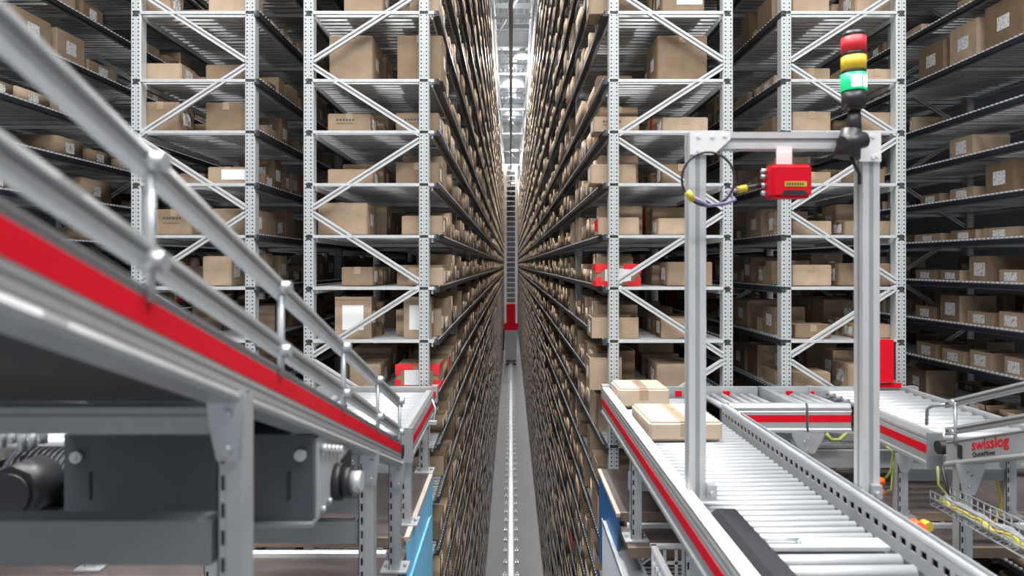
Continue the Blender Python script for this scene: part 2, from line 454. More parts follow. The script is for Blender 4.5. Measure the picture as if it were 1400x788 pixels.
for rk in COLS:
    L, ys = rlenm[rk]
    for ci, (x0, x1, sd) in enumerate(COLS[rk]):
        if rk[0] in 'BC' and ci == 1 and rk[0] == 'C': yend = ys+16
        else: yend = ys + L - .5
        for li, z in enumerate(LEV):
            above = LEV[li-1]-z if li else .465
            if rk[0] == 'B' and (z > 3.0 or z < -2.2): continue
            if rk[0] == 'C' and (z > 4.6 or z < -4): continue
            y = hand_end.get((rk, ci, li), ys + .08 + rnd.random()*.5) + .03
            if rk[0] == 'C' and ci == 0 and k_named(li): y = max(y, 6.55)
            while y < yend:
                if rk[0] == 'C':
                    dy = rnd.uniform(.2, .34); gap = rnd.choice((.06, .1, .15, .3, .5))
                else:
                    dy = rnd.choice((.09, .13, .17, .22, .28, .33)); gap = rnd.choice((.015, .03, .05, .08, .12))
                    if rnd.random() < .05: gap = rnd.uniform(.2, .6)
                    if z > .3 and rnd.random() < .08: gap += rnd.uniform(.15, .5)
                    if ci == 1 and rnd.random() < .25: gap += .2
                if y > 26: dy *= 1.3
                if y > 40: dy *= 1.3
                hm = above - .12
                h = rnd.choice((.10, .12, .14, .17, .2, .24, .3)) * rnd.uniform(.9, 1.1)
                if rk[0] == 'C': h = rnd.choice((.08, .1, .12, .15, .24))
                h = min(h, hm)
                if h > dy*1.6 and rk[0] != 'A': dy = h/1.6
                ex = rnd.uniform(0, .05)
                a, c = x0, x1
                ja, jb = rnd.uniform(0, .012), rnd.uniform(.0, .07)
                if rk[1] == 'L': c -= ja; a += jb
                else: a += ja; c -= jb
                if rk[1] == 'R': pass
                y = clear_frame(y, dy)
                b = dict(x0=a, x1=c, y0=y, y1=y+dy, z0=z, h=h, rk=rk, ci=ci, li=li, hand=False)
                if z < -.2 and rnd.random() < .85 or rnd.random() < .15: b['open'] = 1
                q = rnd.random()
                if q < .035: b['redband'] = 1
                elif q < .6: b['lab'] = 1
                boxes.append(b); y += dy + gap
# row order from the front
cnt = {}
for b in sorted(boxes, key=lambda b: b['y0']):
    k = (b['rk'], b['ci'], b['li']); cnt[k] = cnt.get(k, 0)+1; b['n'] = cnt[k]
for b in boxes:
    b['side'] = {'AL': 1, 'AR': -1, 'BL': 1, 'BR': -1, 'CL': 1, 'CR': -1}[b['rk']]

# which boxes show largest from the view point
cand = [b for b in boxes if b['y0'] < 16]
V = []; Fc = []
for b in cand:
    n = len(V); x0,x1,y0,y1,z0,z1 = b['x0'],b['x1'],b['y0'],b['y1'],b['z0'],b['z0']+b['h']
    V += [(x0,y0,z0),(x1,y0,z0),(x1,y1,z0),(x0,y1,z0),(x0,y0,z1),(x1,y0,z1),(x1,y1,z1),(x0,y1,z1)]
    Fc += [tuple(n+i for i in f) for f in ((0,3,2,1),(4,5,6,7),(0,1,5,4),(1,2,6,5),(2,3,7,6),(3,0,4,7))]
nb_ = len(cand)
for key, xt0, xt1, *_r in RACKS:                   # shelf boards block the view of what lies behind them
    for z in LEV:
        n = len(V); V += [(xt0,4.5,z-.02),(xt1,4.5,z-.02),(xt1,64,z-.02),(xt0,64,z-.02)]; Fc.append((n,n+1,n+2,n+3))
bvh = BVHTree.FromPolygons(V, Fc)
hits = [0]*nb_
STEP = 3
for py in range(1, 788, STEP):
    for px in range(1, 1400, STEP):
        if px < 560 and py > 60 + .98*px and px < 520: continue
        if px > 832 and py > 530: continue
        if px < 600 and py > 550: continue
        d = Vector(((px-CX)/F, 1, (CY-py)/F)).normalized()
        h = bvh.ray_cast(Vector((0,0,0)), d)
        if h[2] is not None and h[2] < nb_*6: hits[h[2]//6] += 1
order = sorted(range(nb_), key=lambda i: -hits[i] - (10000 if cand[i].get('hand') and hits[i] > 2 else 0))
chosen = set(id(cand[i]) for i in order[:300])
print('individual boxes', len(chosen), 'min hits', hits[order[299]], 'total', len(boxes))

def ordinal(n):
    W = ['', 'first','second','third','fourth','fifth','sixth','seventh','eighth','ninth','tenth']
    if n <= 10: return W[n]
    return f"{n}{'th' if 10 < n % 100 < 20 else {1:'st',2:'nd',3:'rd'}.get(n % 10, 'th')}"

def body_mesh(w, d, h, opened, bev=.004):
    mb = MB()
    if not opened:
        mb.box(0, w, 0, d, 0, h)
    else:
        t = .006
        mb.box(0, w, 0, t, 0, h); mb.box(0, w, d-t, d, 0, h)
        mb.box(0, t, t, d-t, 0, h); mb.box(w-t, w, t, d-t, 0, h)
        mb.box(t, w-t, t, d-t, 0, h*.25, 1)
    return mb

BG = 'cardboard boxes on the storage racks'
for b in boxes:
    if id(b) not in chosen: continue
    w, d, h = b['x1']-b['x0'], b['y1']-b['y0'], b['h']
    mb = body_mesh(w, d, h, b.get('open'))
    me = mb.mesh('cardboard_box', ['card', 'card_shade'])
    if not b.get('open'):
        bm = bmesh.new(); bm.from_mesh(me)
        bmesh.ops.bevel(bm, geom=bm.edges[:], offset=min(.006, h*.05), segments=2, affect='EDGES')
        # a slightly sagging top
        bm.to_mesh(me); bm.free()
    o = link('cardboard_box', me, None, (b['x0'], b['y0'], b['z0']+.0035))
    adj = 'flat' if h < .1 else 'tall' if h > .26 else 'low' if h < .15 else 'mid-height'
    if b.get('open'): adj += ' open'
    sd = COLS[b['rk']][b['ci']][2]
    lab = f"{adj} cardboard box {ordinal(b['n'])} from front, {sd} row, {lvl_phrase(b['li'])}, {rname[b['rk']]}"
    if b.get('red'): lab = f"red-taped box with white sheet, front of {sd} row, {lvl_phrase(b['li'])}, {rname[b['rk']]}"
    tag(o, lab, 'box', BG)
    s = b['side']; e = .0012
    def add(name, mbx, mats, lb=None):
        c = link(name, mbx.mesh(name, mats), o)
        if lb: c['label'] = lb
        return c
    if not b.get('open') and not b.get('red') and h > .05 and rnd.random() < .6:
        t = MB(); tw = .045
        t.box(w/2-tw/2, w/2+tw/2, -e, d+e, h, h+e)
        t.box(w/2-tw/2, w/2+tw/2, -e*1.2, 0, h-.05, h+e); add('packing_tape', t, ['tape'])
    if b.get('sheet'):
        t = MB()
        if b['sheet'] == 1: t.box(w*.2, w*.78, -e*2, 0, h*.2, h*.8)
        else: t.box(w*.35, w*.95, -e*2, 0, h*.25, h*.85)
        add('paper_sheet', t, ['paper'])
    if b.get('word'):
        t = MB()
        for q in range(6): t.box(w*.2+q*.022, w*.2+q*.022+.014, -e*1.3, 0, h*.62, h*.62+.012)
        for q in range(9): t.box(w*.2+q*.013, w*.2+q*.013+.008, -e*1.3, 0, h*.45, h*.45+.005)
        add('printed_text', t, ['print'])
    if b.get('red'):
        t = MB(); q = .035
        t.box(-.002, w*.4, -.003, .0, h-q, h+.002); t.box(w*.62, w+.002, -.003, 0, h-q, h+.002)
        t.box(-.002, w*.35, -.003, .0, 0, q); t.box(w*.7, w+.002, -.003, 0, 0, q)
        t.box(-.003, q, -.0035, 0, q, h*.42); t.box(-.003, q, -.0035, 0, h*.6, h); t.box(w-q, w+.002, -.0035, 0, 0, h*.4); t.box(w-q, w+.002, -.0035, 0, h*.6, h)
        xs = (w, w+.003) if s > 0 else (-.003, 0)
        t.box(xs[0], xs[1], 0, d, h-q, h); t.box(xs[0], xs[1], 0, d, 0, q)
        t.box(0, w, 0, .03, h, h+.002)
        add('red_tape', t, ['redtape'])
    if b.get('redband'):
        t = MB(); xs = (w, w+.003) if s > 0 else (-.003, 0)
        t.box(xs[0], xs[1], d*.1, d*.9, h*.25, h*.9); add('red_tape', t, ['redtape'])
    if b.get('lab') or (b.get('hand') and not b.get('red')):
        lw = min(d*.62, .13 if b.get('biglab') else .1); lh = min(h*.6, .11 if b.get('biglab') else .085); t = MB()
        xs = (w, w+e) if s > 0 else (-e, 0)
        yc = d*.5; zc = h*.5
        t.box(xs[0], xs[1], yc-lw/2, yc+lw/2, zc-lh/2, zc+lh/2); add('shipping_label', t, ['label'])
    if not b.get('hand') and b['rk'][0] in 'AB' and b['n'] % 3 == 0 and h > .12:
        t = MB(); t.box(w*.55, w*.75, -e, 0, h*.3, h*.75); add('side_label', t, ['label'])

# everything past the 300 largest: one object
rest = [b for b in boxes if id(b) not in chosen]
base = np.array([(0,0,0),(1,0,0),(1,1,0),(0,1,0),(0,0,1),(1,0,1),(1,1,1),(0,1,1)], float)
fq = np.array([(0,3,2,1),(4,5,6,7),(0,1,5,4),(1,2,6,5),(2,3,7,6),(3,0,4,7)])
vs = []; fs = []; ms = []; n = 0
def addq(x0,x1,y0,y1,z0,z1,m, faces=None):
    global n
    vs.append(base*np.array([x1-x0, y1-y0, z1-z0]) + np.array([x0,y0,z0])); f = fq if faces is None else fq[faces]
    fs.append(f+n); ms.append(np.full(len(f), m)); n += 8
for b in rest:
    x0,x1,y0,y1,z0,z1 = b['x0'],b['x1'],b['y0'],b['y1'],b['z0']+.0035,b['z0']+b['h']
    if b.get('open') and y0 < 20:
        t = .006
        addq(x0,x1,y0,y0+t,z0,z1,0); addq(x0,x1,y1-t,y1,z0,z1,0); addq(x0,x0+t,y0,y1,z0,z1,0); addq(x1-t,x1,y0,y1,z0,z1,0)
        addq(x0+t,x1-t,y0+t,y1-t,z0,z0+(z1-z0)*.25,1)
    else: addq(x0,x1,y0,y1,z0,z1,0)
    if (b.get('lab') or b.get('redband')) and y0 < 45:
        d = y1-y0; h = b['h']; lw = min(d*.62,.11); lh = min(h*.55,.09); yc=(y0+y1)/2; zc=z0+h/2
        xs = (x1, x1+.0015) if b['side'] > 0 else (x0-.0015, x0)
        addq(xs[0], xs[1], yc-lw/2, yc+lw/2, zc-lh/2, zc+lh/2, 3 if b.get('redband') else 2, [3] if b['side'] > 0 else [5])
me = bpy.data.meshes.new('cardboard_boxes')
va = np.concatenate(vs); fa = np.concatenate(fs); ma = np.concatenate(ms)
me.vertices.add(len(va)); me.vertices.foreach_set('co', va.ravel())
me.loops.add(fa.size); me.loops.foreach_set('vertex_index', fa.ravel().astype(np.int32))
me.polygons.add(len(fa)); me.polygons.foreach_set('loop_start', np.arange(0, fa.size, 4, dtype=np.int32))
me.polygons.foreach_set('material_index', ma.astype(np.int32))
for m in ('card', 'card_shade', 'label', 'redtape'): me.materials.append(M[m])
me.update(calc_edges=True); me.validate()
o = link('cardboard_boxes', me)
tag(o, 'countless small brown cardboard boxes filling the rack shelves further down the aisle', 'boxes', BG, 'stuff')

# ------------------------------------------------------------------ hall
def struct(mb, name, mats): return tag(mb.build(name, mats), kind='structure')
struct(MB().box(-7, 7, -4, 68, FLOOR-.2, FLOOR), 'floor', ['concrete'])
struct(MB().box(-7.2, -7, -4, 68, FLOOR, 9), 'wall_left', ['wall'])
struct(MB().box(7, 7.2, -4, 68, FLOOR, 9), 'wall_right', ['wall'])
struct(MB().box(-7, 7, 68, 68.2, FLOOR, 9), 'wall_back', ['wall'])
# roof: corrugated deck with skylight strips added to brighten it, purlins and girders
rf = MB()
y = -4
while y < 68:
    rf.box(-7.2, 7.2, y, min(y+2.2, 68), 8.6, 8.7); y += 3.6
struct(rf, 'ceiling', ['deckroof'])
gl, nt, b = new_mat('skylight_sheet')
tr = nt.nodes.new('ShaderNodeBsdfTranslucent'); tp = nt.nodes.new('ShaderNodeBsdfTransparent'); mx = nt.nodes.new('ShaderNodeMixShader')
tr.inputs[0].default_value = (.85, .9, .95, 1); mx.inputs[0].default_value = .5
nt.links.new(tr.outputs[0], mx.inputs[1]); nt.links.new(tp.outputs[0], mx.inputs[2]); nt.links.new(mx.outputs[0], nt.nodes['Material Output'].inputs['Surface'])
M['skylight'] = gl
k = 1; y = -1.8
while y < 66:
    struct(MB().box(-7.2, 7.2, y, y+1.4, 8.64, 8.66), f'added_skylight_{k}', ['skylight']); y += 3.6; k += 1  # translucent panes added to bring sky light onto the roof
t = thing('roof_framework', 'pale steel girders and purlins under the roof above the central aisle', 'roof frame', (0, 30, 7.2))
y = 7
while y < 67:
    g = MB()
    g.box(-7, 7, y-.09, y+.09, 7.25, 7.29); g.box(-7, 7, y-.09, y+.09, 7.75, 7.79); g.box(-7, 7, y-.008, y+.008, 7.29, 7.75)
    part(g, 'roof_girder', ['structw'], t); y += 5
y = 7.8; g = MB()
while y < 67:
    g = MB(); g.box(-7, 7, y-.035, y+.035, 7.95, 8.1); part(g, 'purlin', ['structw'], t); y += .9
g = MB()
y = 7
k = 0
while y < 62:
    for s in (-1, 1):
        g.bar((s*.55, y, 7.5), (-s*.55+1.1*0, y+5, 7.5), .04, .04) if (k % 2 == 0) == (s > 0) else None
    y += 5; k += 1
part(g, 'cross_bracing', ['structw'], t)
g = MB()
for s in (-.46, .58):
    g.box(s-.02, s+.02, 6, 66, 7.05, 7.12); g.box(s-.02, s+.02, 6, 66, 6.4, 6.45)
part(g, 'longitudinal_rail', ['structw'], t)
# pale cladding strips above the racks
for s, nm in ((-.545, 'left'), (.665, 'right')):
    g = MB()
    y = 5
    while y < 64:
        g.box(s-.012, s+.012, y, y+.08, 6.02, 7.2); y += .35
    g.box(s-.012, s+.012, 5, 64, 6.5, 6.56); g.box(s-.012, s+.012, 5, 64, 6.9, 6.96)
    t2 = g.build('rack_top_screen', ['structw']); tag(t2, f'pale slatted screen along the top of the {nm} aisle rack', 'screen')

# lamps
def lamp(x, y, z, e, size=.5, lab=None):
    t = thing('high_bay_lamp', lab, 'lamp', (x, y, z), 'high bay lamps under the roof')
    g = MB().cyl((x,y,z), (x,y,z+.22), .26, 20, 0, .1); g.cyl((x,y,z+.22),(x,y,z+.34),.09,14)
    part(g, 'lamp_housing', ['structw'], t)
    part(MB().cyl((x,y,z-.012), (x,y,z-.002), .24, 20), 'lamp_glass', ['lamp'], t)
    part(MB().cyl((x,y,z+.34), (x,y,8.6), .008, 6), 'hanging_rod', ['galv'], t)
    l = bpy.data.lights.new('lamp_light', 'AREA'); l.shape = 'DISK'; l.size = size; l.energy = e; l.color = (1, .98, .96)
    lo = bpy.data.objects.new('lamp_light', l); col.objects.link(lo); lo.parent = t; lo.location = (0, 0, -.03)
    return t
lamp(.37, 22, 6.95, 900, .5, 'bright round high bay lamp nearest the camera above the aisle')
lamp(.20, 40, 6.95, 900, .5, 'bright round high bay lamp above the top of the crane mast')
lamp(.30, 56, 6.95, 900, .5, 'furthest round high bay lamp beyond the crane mast')

def area(x, y, z, sx, sy, e, rot=(0,0,0), c=(1,.99,.98)):
    l = bpy.data.lights.new('hall_light', 'AREA'); l.shape = 'RECTANGLE'; l.size = sx; l.size_y = sy; l.energy = e; l.color = c
    lo = bpy.data.objects.new('hall_light', l); col.objects.link(lo); lo.location = (x,y,z); lo.rotation_euler = rot
    return lo
for yy in (-2.0, 0.4, 2.6):
    area(-2.6, yy, 6.6, 4, .5, 320); area(2.8, yy, 6.6, 4, .5, 345)
for yy in (5.5, 10, 14.5, 19, 26, 30.5, 35, 45, 50):
    l = area(.07, yy, 8.0, .3, 2.2, 290); l.data.spread = math.radians(85)
    area(.07, yy, 8.05, .3, 2.2, 25, (PI, 0, 0))  # upward fill light added to brighten the roof
for yy in (8, 16, 24):
    area(-3.2, yy, 7.0, .4, 2.5, 45); area(3.3, yy, 7.0, .4, 2.5, 45)

# ------------------------------------------------------------------ crane, rails
rail = thing('crane_floor_rail', 'straight steel crane rail bolted along the middle of the aisle floor', 'rail', (0, 30, FLOOR))
part(MB().prism([(-.07,0),(.07,0),(.07,.012),(.012,.03),(.012,.1),(.045,.11),(.045,.14),(-.045,.14),(-.045,.11),(-.012,.1),(-.012,.03),(-.07,.012)], (0,3,FLOOR), (0,66,FLOOR), (1,0,0)), 'rail_profile', ['galv'], rail)
n_ = 0; y = 9
clipfar = MB()
while y < 64:
    for s in (-1, 1):
        c = MB() if n_ < 100 else clipfar
        c.box(s*.085-.0+(0 if s > 0 else -.07), s*.085+(.07 if s > 0 else 0), y, y+.07, FLOOR, FLOOR+.03); c.cyl((s*.12,y+.035,FLOOR+.03),(s*.12,y+.035,FLOOR+.075),.016,6)
        if n_ < 100: part(c, 'rail_clamp', ['bar'], rail)
        n_ += 1
    y += .55
cf = part(clipfar, 'rail_clamp', ['bar'], rail); cf['kind'] = 'stuff'
gr = thing('crane_guide_rail', 'dark overhead guide rail running down the aisle to the crane mast top', 'rail', (0, 30, 6.1))
part(MB().box(-.055,.055,4,66,6.16,6.2).box(-.015,.015,4,66,6.2,6.32).box(-.05,.05,4,66,6.32,6.35), 'rail_profile', ['dark'], gr)
y = 7
while y < 62:
    part(MB().box(-.5,.6,y-.02,y+.02,6.35,6.4).box(-.02,.02,y-.02,y+.02,6.4,7.25), 'hanger', ['structw'], gr); y += 5
cr = thing('stacker_crane', 'slim white ladder-like crane mast with red carriage and grey base down the aisle', 'crane', (0, 40, FLOOR+.14))
y0 = 40
for s in (-1, 1):
    part(MB().box(s*.33-.075, s*.33+.075, y0, y0+.25, -3.75, 6.0), 'mast_column', ['white'], cr)
g = MB(); z = -3.6
while z < 6:
    g.box(-.28, .28, y0+.05, y0+.1, z, z+.05); z += .31
part(g, 'mast_rungs', ['white'], cr)
part(MB().box(-.28,.28,y0+.12,y0+.22,5.4,6.05).box(-.06,.06,y0,y0+.3,6.05,6.15), 'mast_head', ['dark'], cr)
part(MB().poly([(-.27,-2.4),(.27,-2.4),(.27,-3.55),(.46,-3.55),(.46,-3.75),(.36,-4.0),(-.36,-4.0),(-.46,-3.75),(-.46,-3.55),(-.27,-3.55)], 'y', y0-.06, y0+.28), 'lifting_carriage', ['red'], cr, 'bright red carriage')
part(MB().box(-.34,.34,y0-.12,y0+.4,-5.78,-4.0).box(-.3,.3,y0-.13,y0-.12,-4.2,-4.17), 'drive_cabinet', ['midgrey'], cr)
part(MB().box(-.3,.3,y0-.1,y0+.9,-5.92,-5.78), 'base_frame', ['dark'], cr)
for s in (-1, 1):
    part(MB().cyl((s*.2-.03,y0-.02,-5.86),(s*.2+.03,y0-.02,-5.86),.1,14), 'wheel', ['black'], cr)
part(MB().box(-.48,-.40,y0-.02,y0+.06,-5.2,-3.9), 'cable_box', ['black'], cr)

# ------------------------------------------------------------------ conveyors
ZT = -.82
RP = [(0,-.165),(.006,-.165),(.006,-.15),(0,-.143),(0,-.112),(0,-.058),(0,-.046),(-.005,-.040),(0,-.034),(0,-.022),(-.012,0),(-.045,0),(-.045,-.165)]
def rail_part(t, p0, p1, side, stripe=True, name='side_rail', mat='alu'):
    o = part(MB().prism(RP, p0, p1, side), name, [mat], t)
    if stripe:
        q = MB().prism([(.0,-.107),(.0015,-.107),(.0015,-.065),(0,-.065)], p0, p1, side)
        part(q, 'red_stripe', ['red'], o, 'red stripe')
    return o
def roller(t, a, b, r=.025, n=14):
    a = Vector(a); b = Vector(b); d = (b-a).normalized()
    g = MB().cyl(a, b, r, n); g.cyl(a-d*.012, b+d*.012, .006, 6, 1)
    return part(g, 'roller', ['roller', 'dark'], t)
def leg(t, x, y, z0, z1, w=.052, name='leg', slots_front=True):
    g = MB()
    # slotted web towards the camera, plain flange on the right, foot plate
    g.slotted((x-w/2, y, z0), (0,0,1), (1,0,0), (0,1,0), w*.42, z1-z0, .003, .05, w*.15, .028)
    g.box(x-w/2+w*.42, x+w/2, y-.004, y+.0, z0, z1)
    g.box(x+w/2-.003, x+w/2, y, y+.05, z0, z1); g.box(x-w/2, x-w/2+.003, y, y+.05, z0, z1)
    g.box(x-w/2+.003, x+w/2-.003, y+.045, y+.05, z0, z1, 1)  # dark back sheet added as the shaded hollow behind the slots
    g.box(x-.06, x+.06, y-.03, y+.09, z0-.008, z0)
    for dx in (-.045, .045): g.cyl((x+dx, y+.03, z0), (x+dx, y+.03, z0+.015), .009, 6)
    return part(g, name, ['alu', 'dark'], t)
def gusset(t, x, y, z, w=.12, h=.13):
    """triangular bracket plate with bolts under a rail"""
    g = MB().poly([(x-w/2,z),(x+w/2,z),(x+w/2,z-.02),(x+w*.2,z-h),(x-w*.2,z-h),(x-w/2,z-.02)], 'y', y-.008, y-.004)
    for dx, dz in ((0,-.035),(-.018,-.055),(.0,-.1)): g.cyl((x+dx,y-.012,z+dz),(x+dx,y-.008,z+dz),.008,8)
    return part(g, 'bracket_plate', ['galv'], t)
PF = -1.33   # platform top
PF2 = -1.40

# main conveyor, right of the aisle
t = thing('roller_conveyor', 'long roller conveyor running toward the camera on the right, carrying two cartons', 'conveyor', (.93, 2.6, PF2))
rail_part(t, (.607,.9,ZT), (.607,4.38,ZT), (-1,0,0))
part(MB().box(.645,.652,.9,4.36,ZT-.02,ZT+.006).box(.607,.64,.9,4.38,ZT,ZT+.003), 'rail_cap', ['white'], t)
# slotted right rail
g = MB(); g.slotted((1.24,.9,ZT-.11), (0,1,0), (0,0,1), (1,0,0), .11, 2.97, .004, .052, .023, .029)
g.box(1.24,1.275,.9,3.87,ZT-.003,ZT+.0); g.box(1.27,1.275,.9,3.87,ZT-.165,ZT)
g.box(1.236,1.24,.9,3.87,ZT-.012,ZT)
part(g, 'slotted_rail', ['alu_light'], t)
part(MB().box(1.252,1.27,.9,3.87,ZT-.12,ZT-.01), 'slot_shade_core', ['black'], t)  # black filler added so the slots look shaded inside
part(MB().box(1.255,1.262,.9,3.6,ZT,ZT+.012), 'cable_strip', ['grey'], t)
for k in range(15): roller(t, (.665,.96+.073*k,-.897), (1.17,.96+.073*k,-.893), .021)
for k in range(44): roller(t, (.665,2.14+.05*k,-.893), (1.17,2.14+.05*k,-.888), .0145)
part(MB().box(.665,1.17,.92,4.33,-.96,-.95), 'roller_gap_shade', ['black'], t)  # black sheet added to stand in for shade between the rollers
part(MB().box(.67,1.17,2.03,2.10,-.885,-.872), 'transfer_plate', ['bar'], t)
part(MB().box(.652,.664,.9,4.34,-.95,-.89).box(1.18,1.19,.9,4.34,-.96,-.91), 'chain_guard', ['dark'], t)
g = MB().poly([(.655,-.87),(.655,-.815),(.675,-.80),(.735,-.80),(.75,-.815),(.75,-.87)], 'y', .9, 2.16)
part(g, 'belt_guard', ['belly'], t, 'dark grey belt guard')
part(MB().cyl((.79,2.06,-.86),(.9,2.06,-.86),.006,8).cyl((.9,2.06,-.86),(.9,2.06,-.88),.009,8), 'stop_pin', ['galv'], t)
for yy in (3.33, 2.3):
    leg(t, .635, yy, PF2+.01, ZT-.165)
leg(t, 1.2, 3.3, PF2+.01, ZT-.165); 
part(MB().box(.64,1.2,3.36,3.40,-1.02,-.99).box(.64,1.2,2.33,2.37,-1.02,-.99), 'cross_member', ['galv'], t)
part(MB().box(.607,1.24,3.37,3.41,-1.16,-1.07), 'drive_beam', ['midgrey'], t)
# cross conveyor at the rack front
t = thing('transfer_conveyor', 'cross conveyor with red stripe running along the rack front behind the portal', 'conveyor', (1.7, 4.1, PF))
rail_part(t, (1.285,3.87,ZT), (1.735,3.87,ZT), (0,-1,0)); rail_part(t, (1.75,3.87,ZT), (2.0,3.87,ZT), (0,-1,0))
RPr = [(0,-.13),(0,-.012),(.01,0),(.045,0),(.045,-.13)]
for xa, xb in ((.70,1.65),(1.66,2.02),(2.03,2.72)):
    part(MB().prism([(0,-.10),(0,0),(.04,0),(.04,-.10)], (xa,4.40,ZT), (xb,4.40,ZT), (0,1,0)), 'back_rail', ['alu'], t)
part(MB().box(.63,1.03,4.395,4.399,ZT-.012,ZT+.002), 'black_edge_strip', ['black'], t)
part(MB().box(.61,.66,4.39,4.46,ZT-.09,ZT+.012).box(1.99,2.03,4.39,4.44,ZT-.1,ZT+.004).box(2.68,2.72,4.39,4.44,ZT-.1,ZT+.004), 'rail_end', ['alu'], t)
g = MB()
for x in (.635, 2.01, 2.70): g.box(x-.01, x+.01, 4.384, 4.39, ZT-.065, ZT-.025)
for x in (1.12, 1.44, 1.86): g.box(x-.022,x+.022,4.396,4.40,ZT-.06,ZT-.025)
g.box(2.40,2.45,4.392,4.40,ZT-.055,ZT-.035)
part(g, 'red_reflector', ['red'], t)
part(MB().box(1.66,1.70,3.9,4.40,ZT-.06,ZT+.004), 'divider_rail', ['alu'], t)
for x in [1.28+.062*i for i in range(6)] + [1.74+.062*i for i in range(5)]:
    roller(t, (x+.03,3.93,-.875), (x,4.37,-.875), .02)
gusset(t, 1.74, 3.86, -.985, .19, .12)
leg(t, 1.74, 3.875, PF+.01, -1.07, .05)
part(MB().box(1.28,2.6,3.95,4.0,-1.22,-1.12).box(1.28,2.6,3.98,4.02,-1.06,-1.02), 'cross_member', ['midgrey'], t)
part(MB().tube([(1.85,3.87,-.99),(1.88,3.865,-1.03),(1.93,3.865,-1.03),(1.97,3.87,-.99)], .012, 8), 'drive_belt', ['cable'], t)
# right feeder section towards the camera
t = thing('feeder_conveyor', 'short level roller conveyor with red stripe leading to the lettered incline', 'conveyor', (2.35, 3.6, PF))
rail_part(t, (2.04,3.2,ZT), (2.04,3.85,ZT), (-1,0,0)); rail_part(t, (2.66,3.2,ZT), (2.66,4.36,ZT), (1,0,0), False)
for x in (2.02, 2.61): part(MB().box(x,x+.07,3.185,3.2,ZT-.17,ZT+.004), 'end_cap', ['grey'], t)
y = 3.28
while y < 4.36: roller(t, (2.1,y,-.86), (2.6,y,-.86), .025); y += .09
gusset(t, 2.06, 3.45, -.985, .1, .1); leg(t, 2.06, 3.46, PF+.01, -1.02, .05); leg(t, 2.63, 3.46, PF+.01, -.985, .05)
part(MB().box(2.09,2.60,3.47,3.50,-1.14,-1.08), 'cross_member', ['grey'], t)
g = MB()
for k, z in enumerate((-1.16, -1.22, -1.31)): g.cyl((1.93,3.52,z),(1.99,3.52,z),.022,10)
part(g, 'connector_plug', ['orange'], t, 'orange connector plugs')
part(MB().tube([(1.99,3.52,-1.16),(2.02,3.5,-1.1),(2.03,3.5,-1.0),(2.0,3.5,-.97)], .006).tube([(1.99,3.52,-1.22),(2.03,3.51,-1.2),(2.03,3.5,-1.05)], .006), 'plug_cable', ['cable'], t)

# left feeder section (mirror of the right one)
t = thing('feeder_conveyor', 'level roller conveyor with red stripe beside the left aisle edge', 'conveyor', (-.85, 3.8, PF))
rail_part(t, (-.505,3.3,ZT), (-.505,4.3,ZT), (1,0,0)); rail_part(t, (-1.12,3.3,ZT), (-1.12,4.36,ZT), (-1,0,0), False)
part(MB().box(-.56,-.49,3.285,3.3,ZT-.17,ZT+.004), 'end_cap', ['grey'], t)
part(MB().prism([(0,-.10),(0,0),(.04,0),(.04,-.10)], (-1.3,4.40,ZT), (-.52,4.40,ZT), (0,1,0)), 'back_rail', ['alu'], t)
part(MB().box(-.53,-.49,4.38,4.44,ZT-.1,ZT+.01), 'rail_end', ['alu'], t)
g = MB(); g.box(-.52,-.5,4.372,4.38,ZT-.065,ZT-.025); g.box(-.70,-.66,4.392,4.40,ZT-.055,ZT-.035); g.box(-1.16,-1.14,4.392,4.4,ZT-.06,ZT-.03)
part(g, 'red_reflector', ['red'], t)
y = 3.36
while y < 4.36: roller(t, (-1.06,y,-.86), (-.56,y,-.86), .025); y += .085
leg(t, -.535, 3.36, PF+.01, -.985, .05); leg(t, -1.1, 3.36, PF+.01, -.985, .05)
leg(t, -.555, 4.2, PF+.01, -.985, .05, 'leg')
part(MB().box(-1.09,-.53,3.47,3.5,-1.1,-1.05), 'cross_member', ['galv'], t)
part(MB().box(-.49,-.44,3.9,3.93,-.95,-.93).tube([(-.49,4.1,-.84),(-.47,4.1,-.9),(-.475,4.05,-.97)], .006), 'sensor_bracket', ['galv'], t)

# inclined conveyors rising toward the camera
TAN = .3695
def incline(xf, sgn, yend, ystart, zt, lab, group=None):
    """xf: face seen from the aisle, sgn=+1: face looks towards +x"""
    t = thing('inclined_conveyor', lab, 'conveyor', (xf-sgn*.3, yend, PF2))
    Z = lambda y: zt + TAN*(yend-y)
    P = [(0,-.12),(.004,-.12),(.010,-.112),(.004,-.098),(0,-.09),(0,-.062),(0,-.012),(.004,-.006),(0,0),(-.05,.0),(-.05,-.12)]
    return t, Z, P
def stanchion(t, x, y, za, zb, sgn):
    g = MB().tube([(x, y, za-.02), (x, y, za+.02), (x, y, zb)], .0075, 8)
    g.cyl((x-.012, y, zb), (x+.022*sgn, y, zb), .014, 10); g.cyl((x-.012, y, za+.035), (x+.022*sgn, y, za+.035), .014, 10)
    return part(g, 'stanchion', ['galv'], t)
HR = [(-.011,-.018),(.011,-.018),(.014,-.008),(.006,-.003),(.006,.003),(.014,.008),(.011,.018),(-.011,.018)]
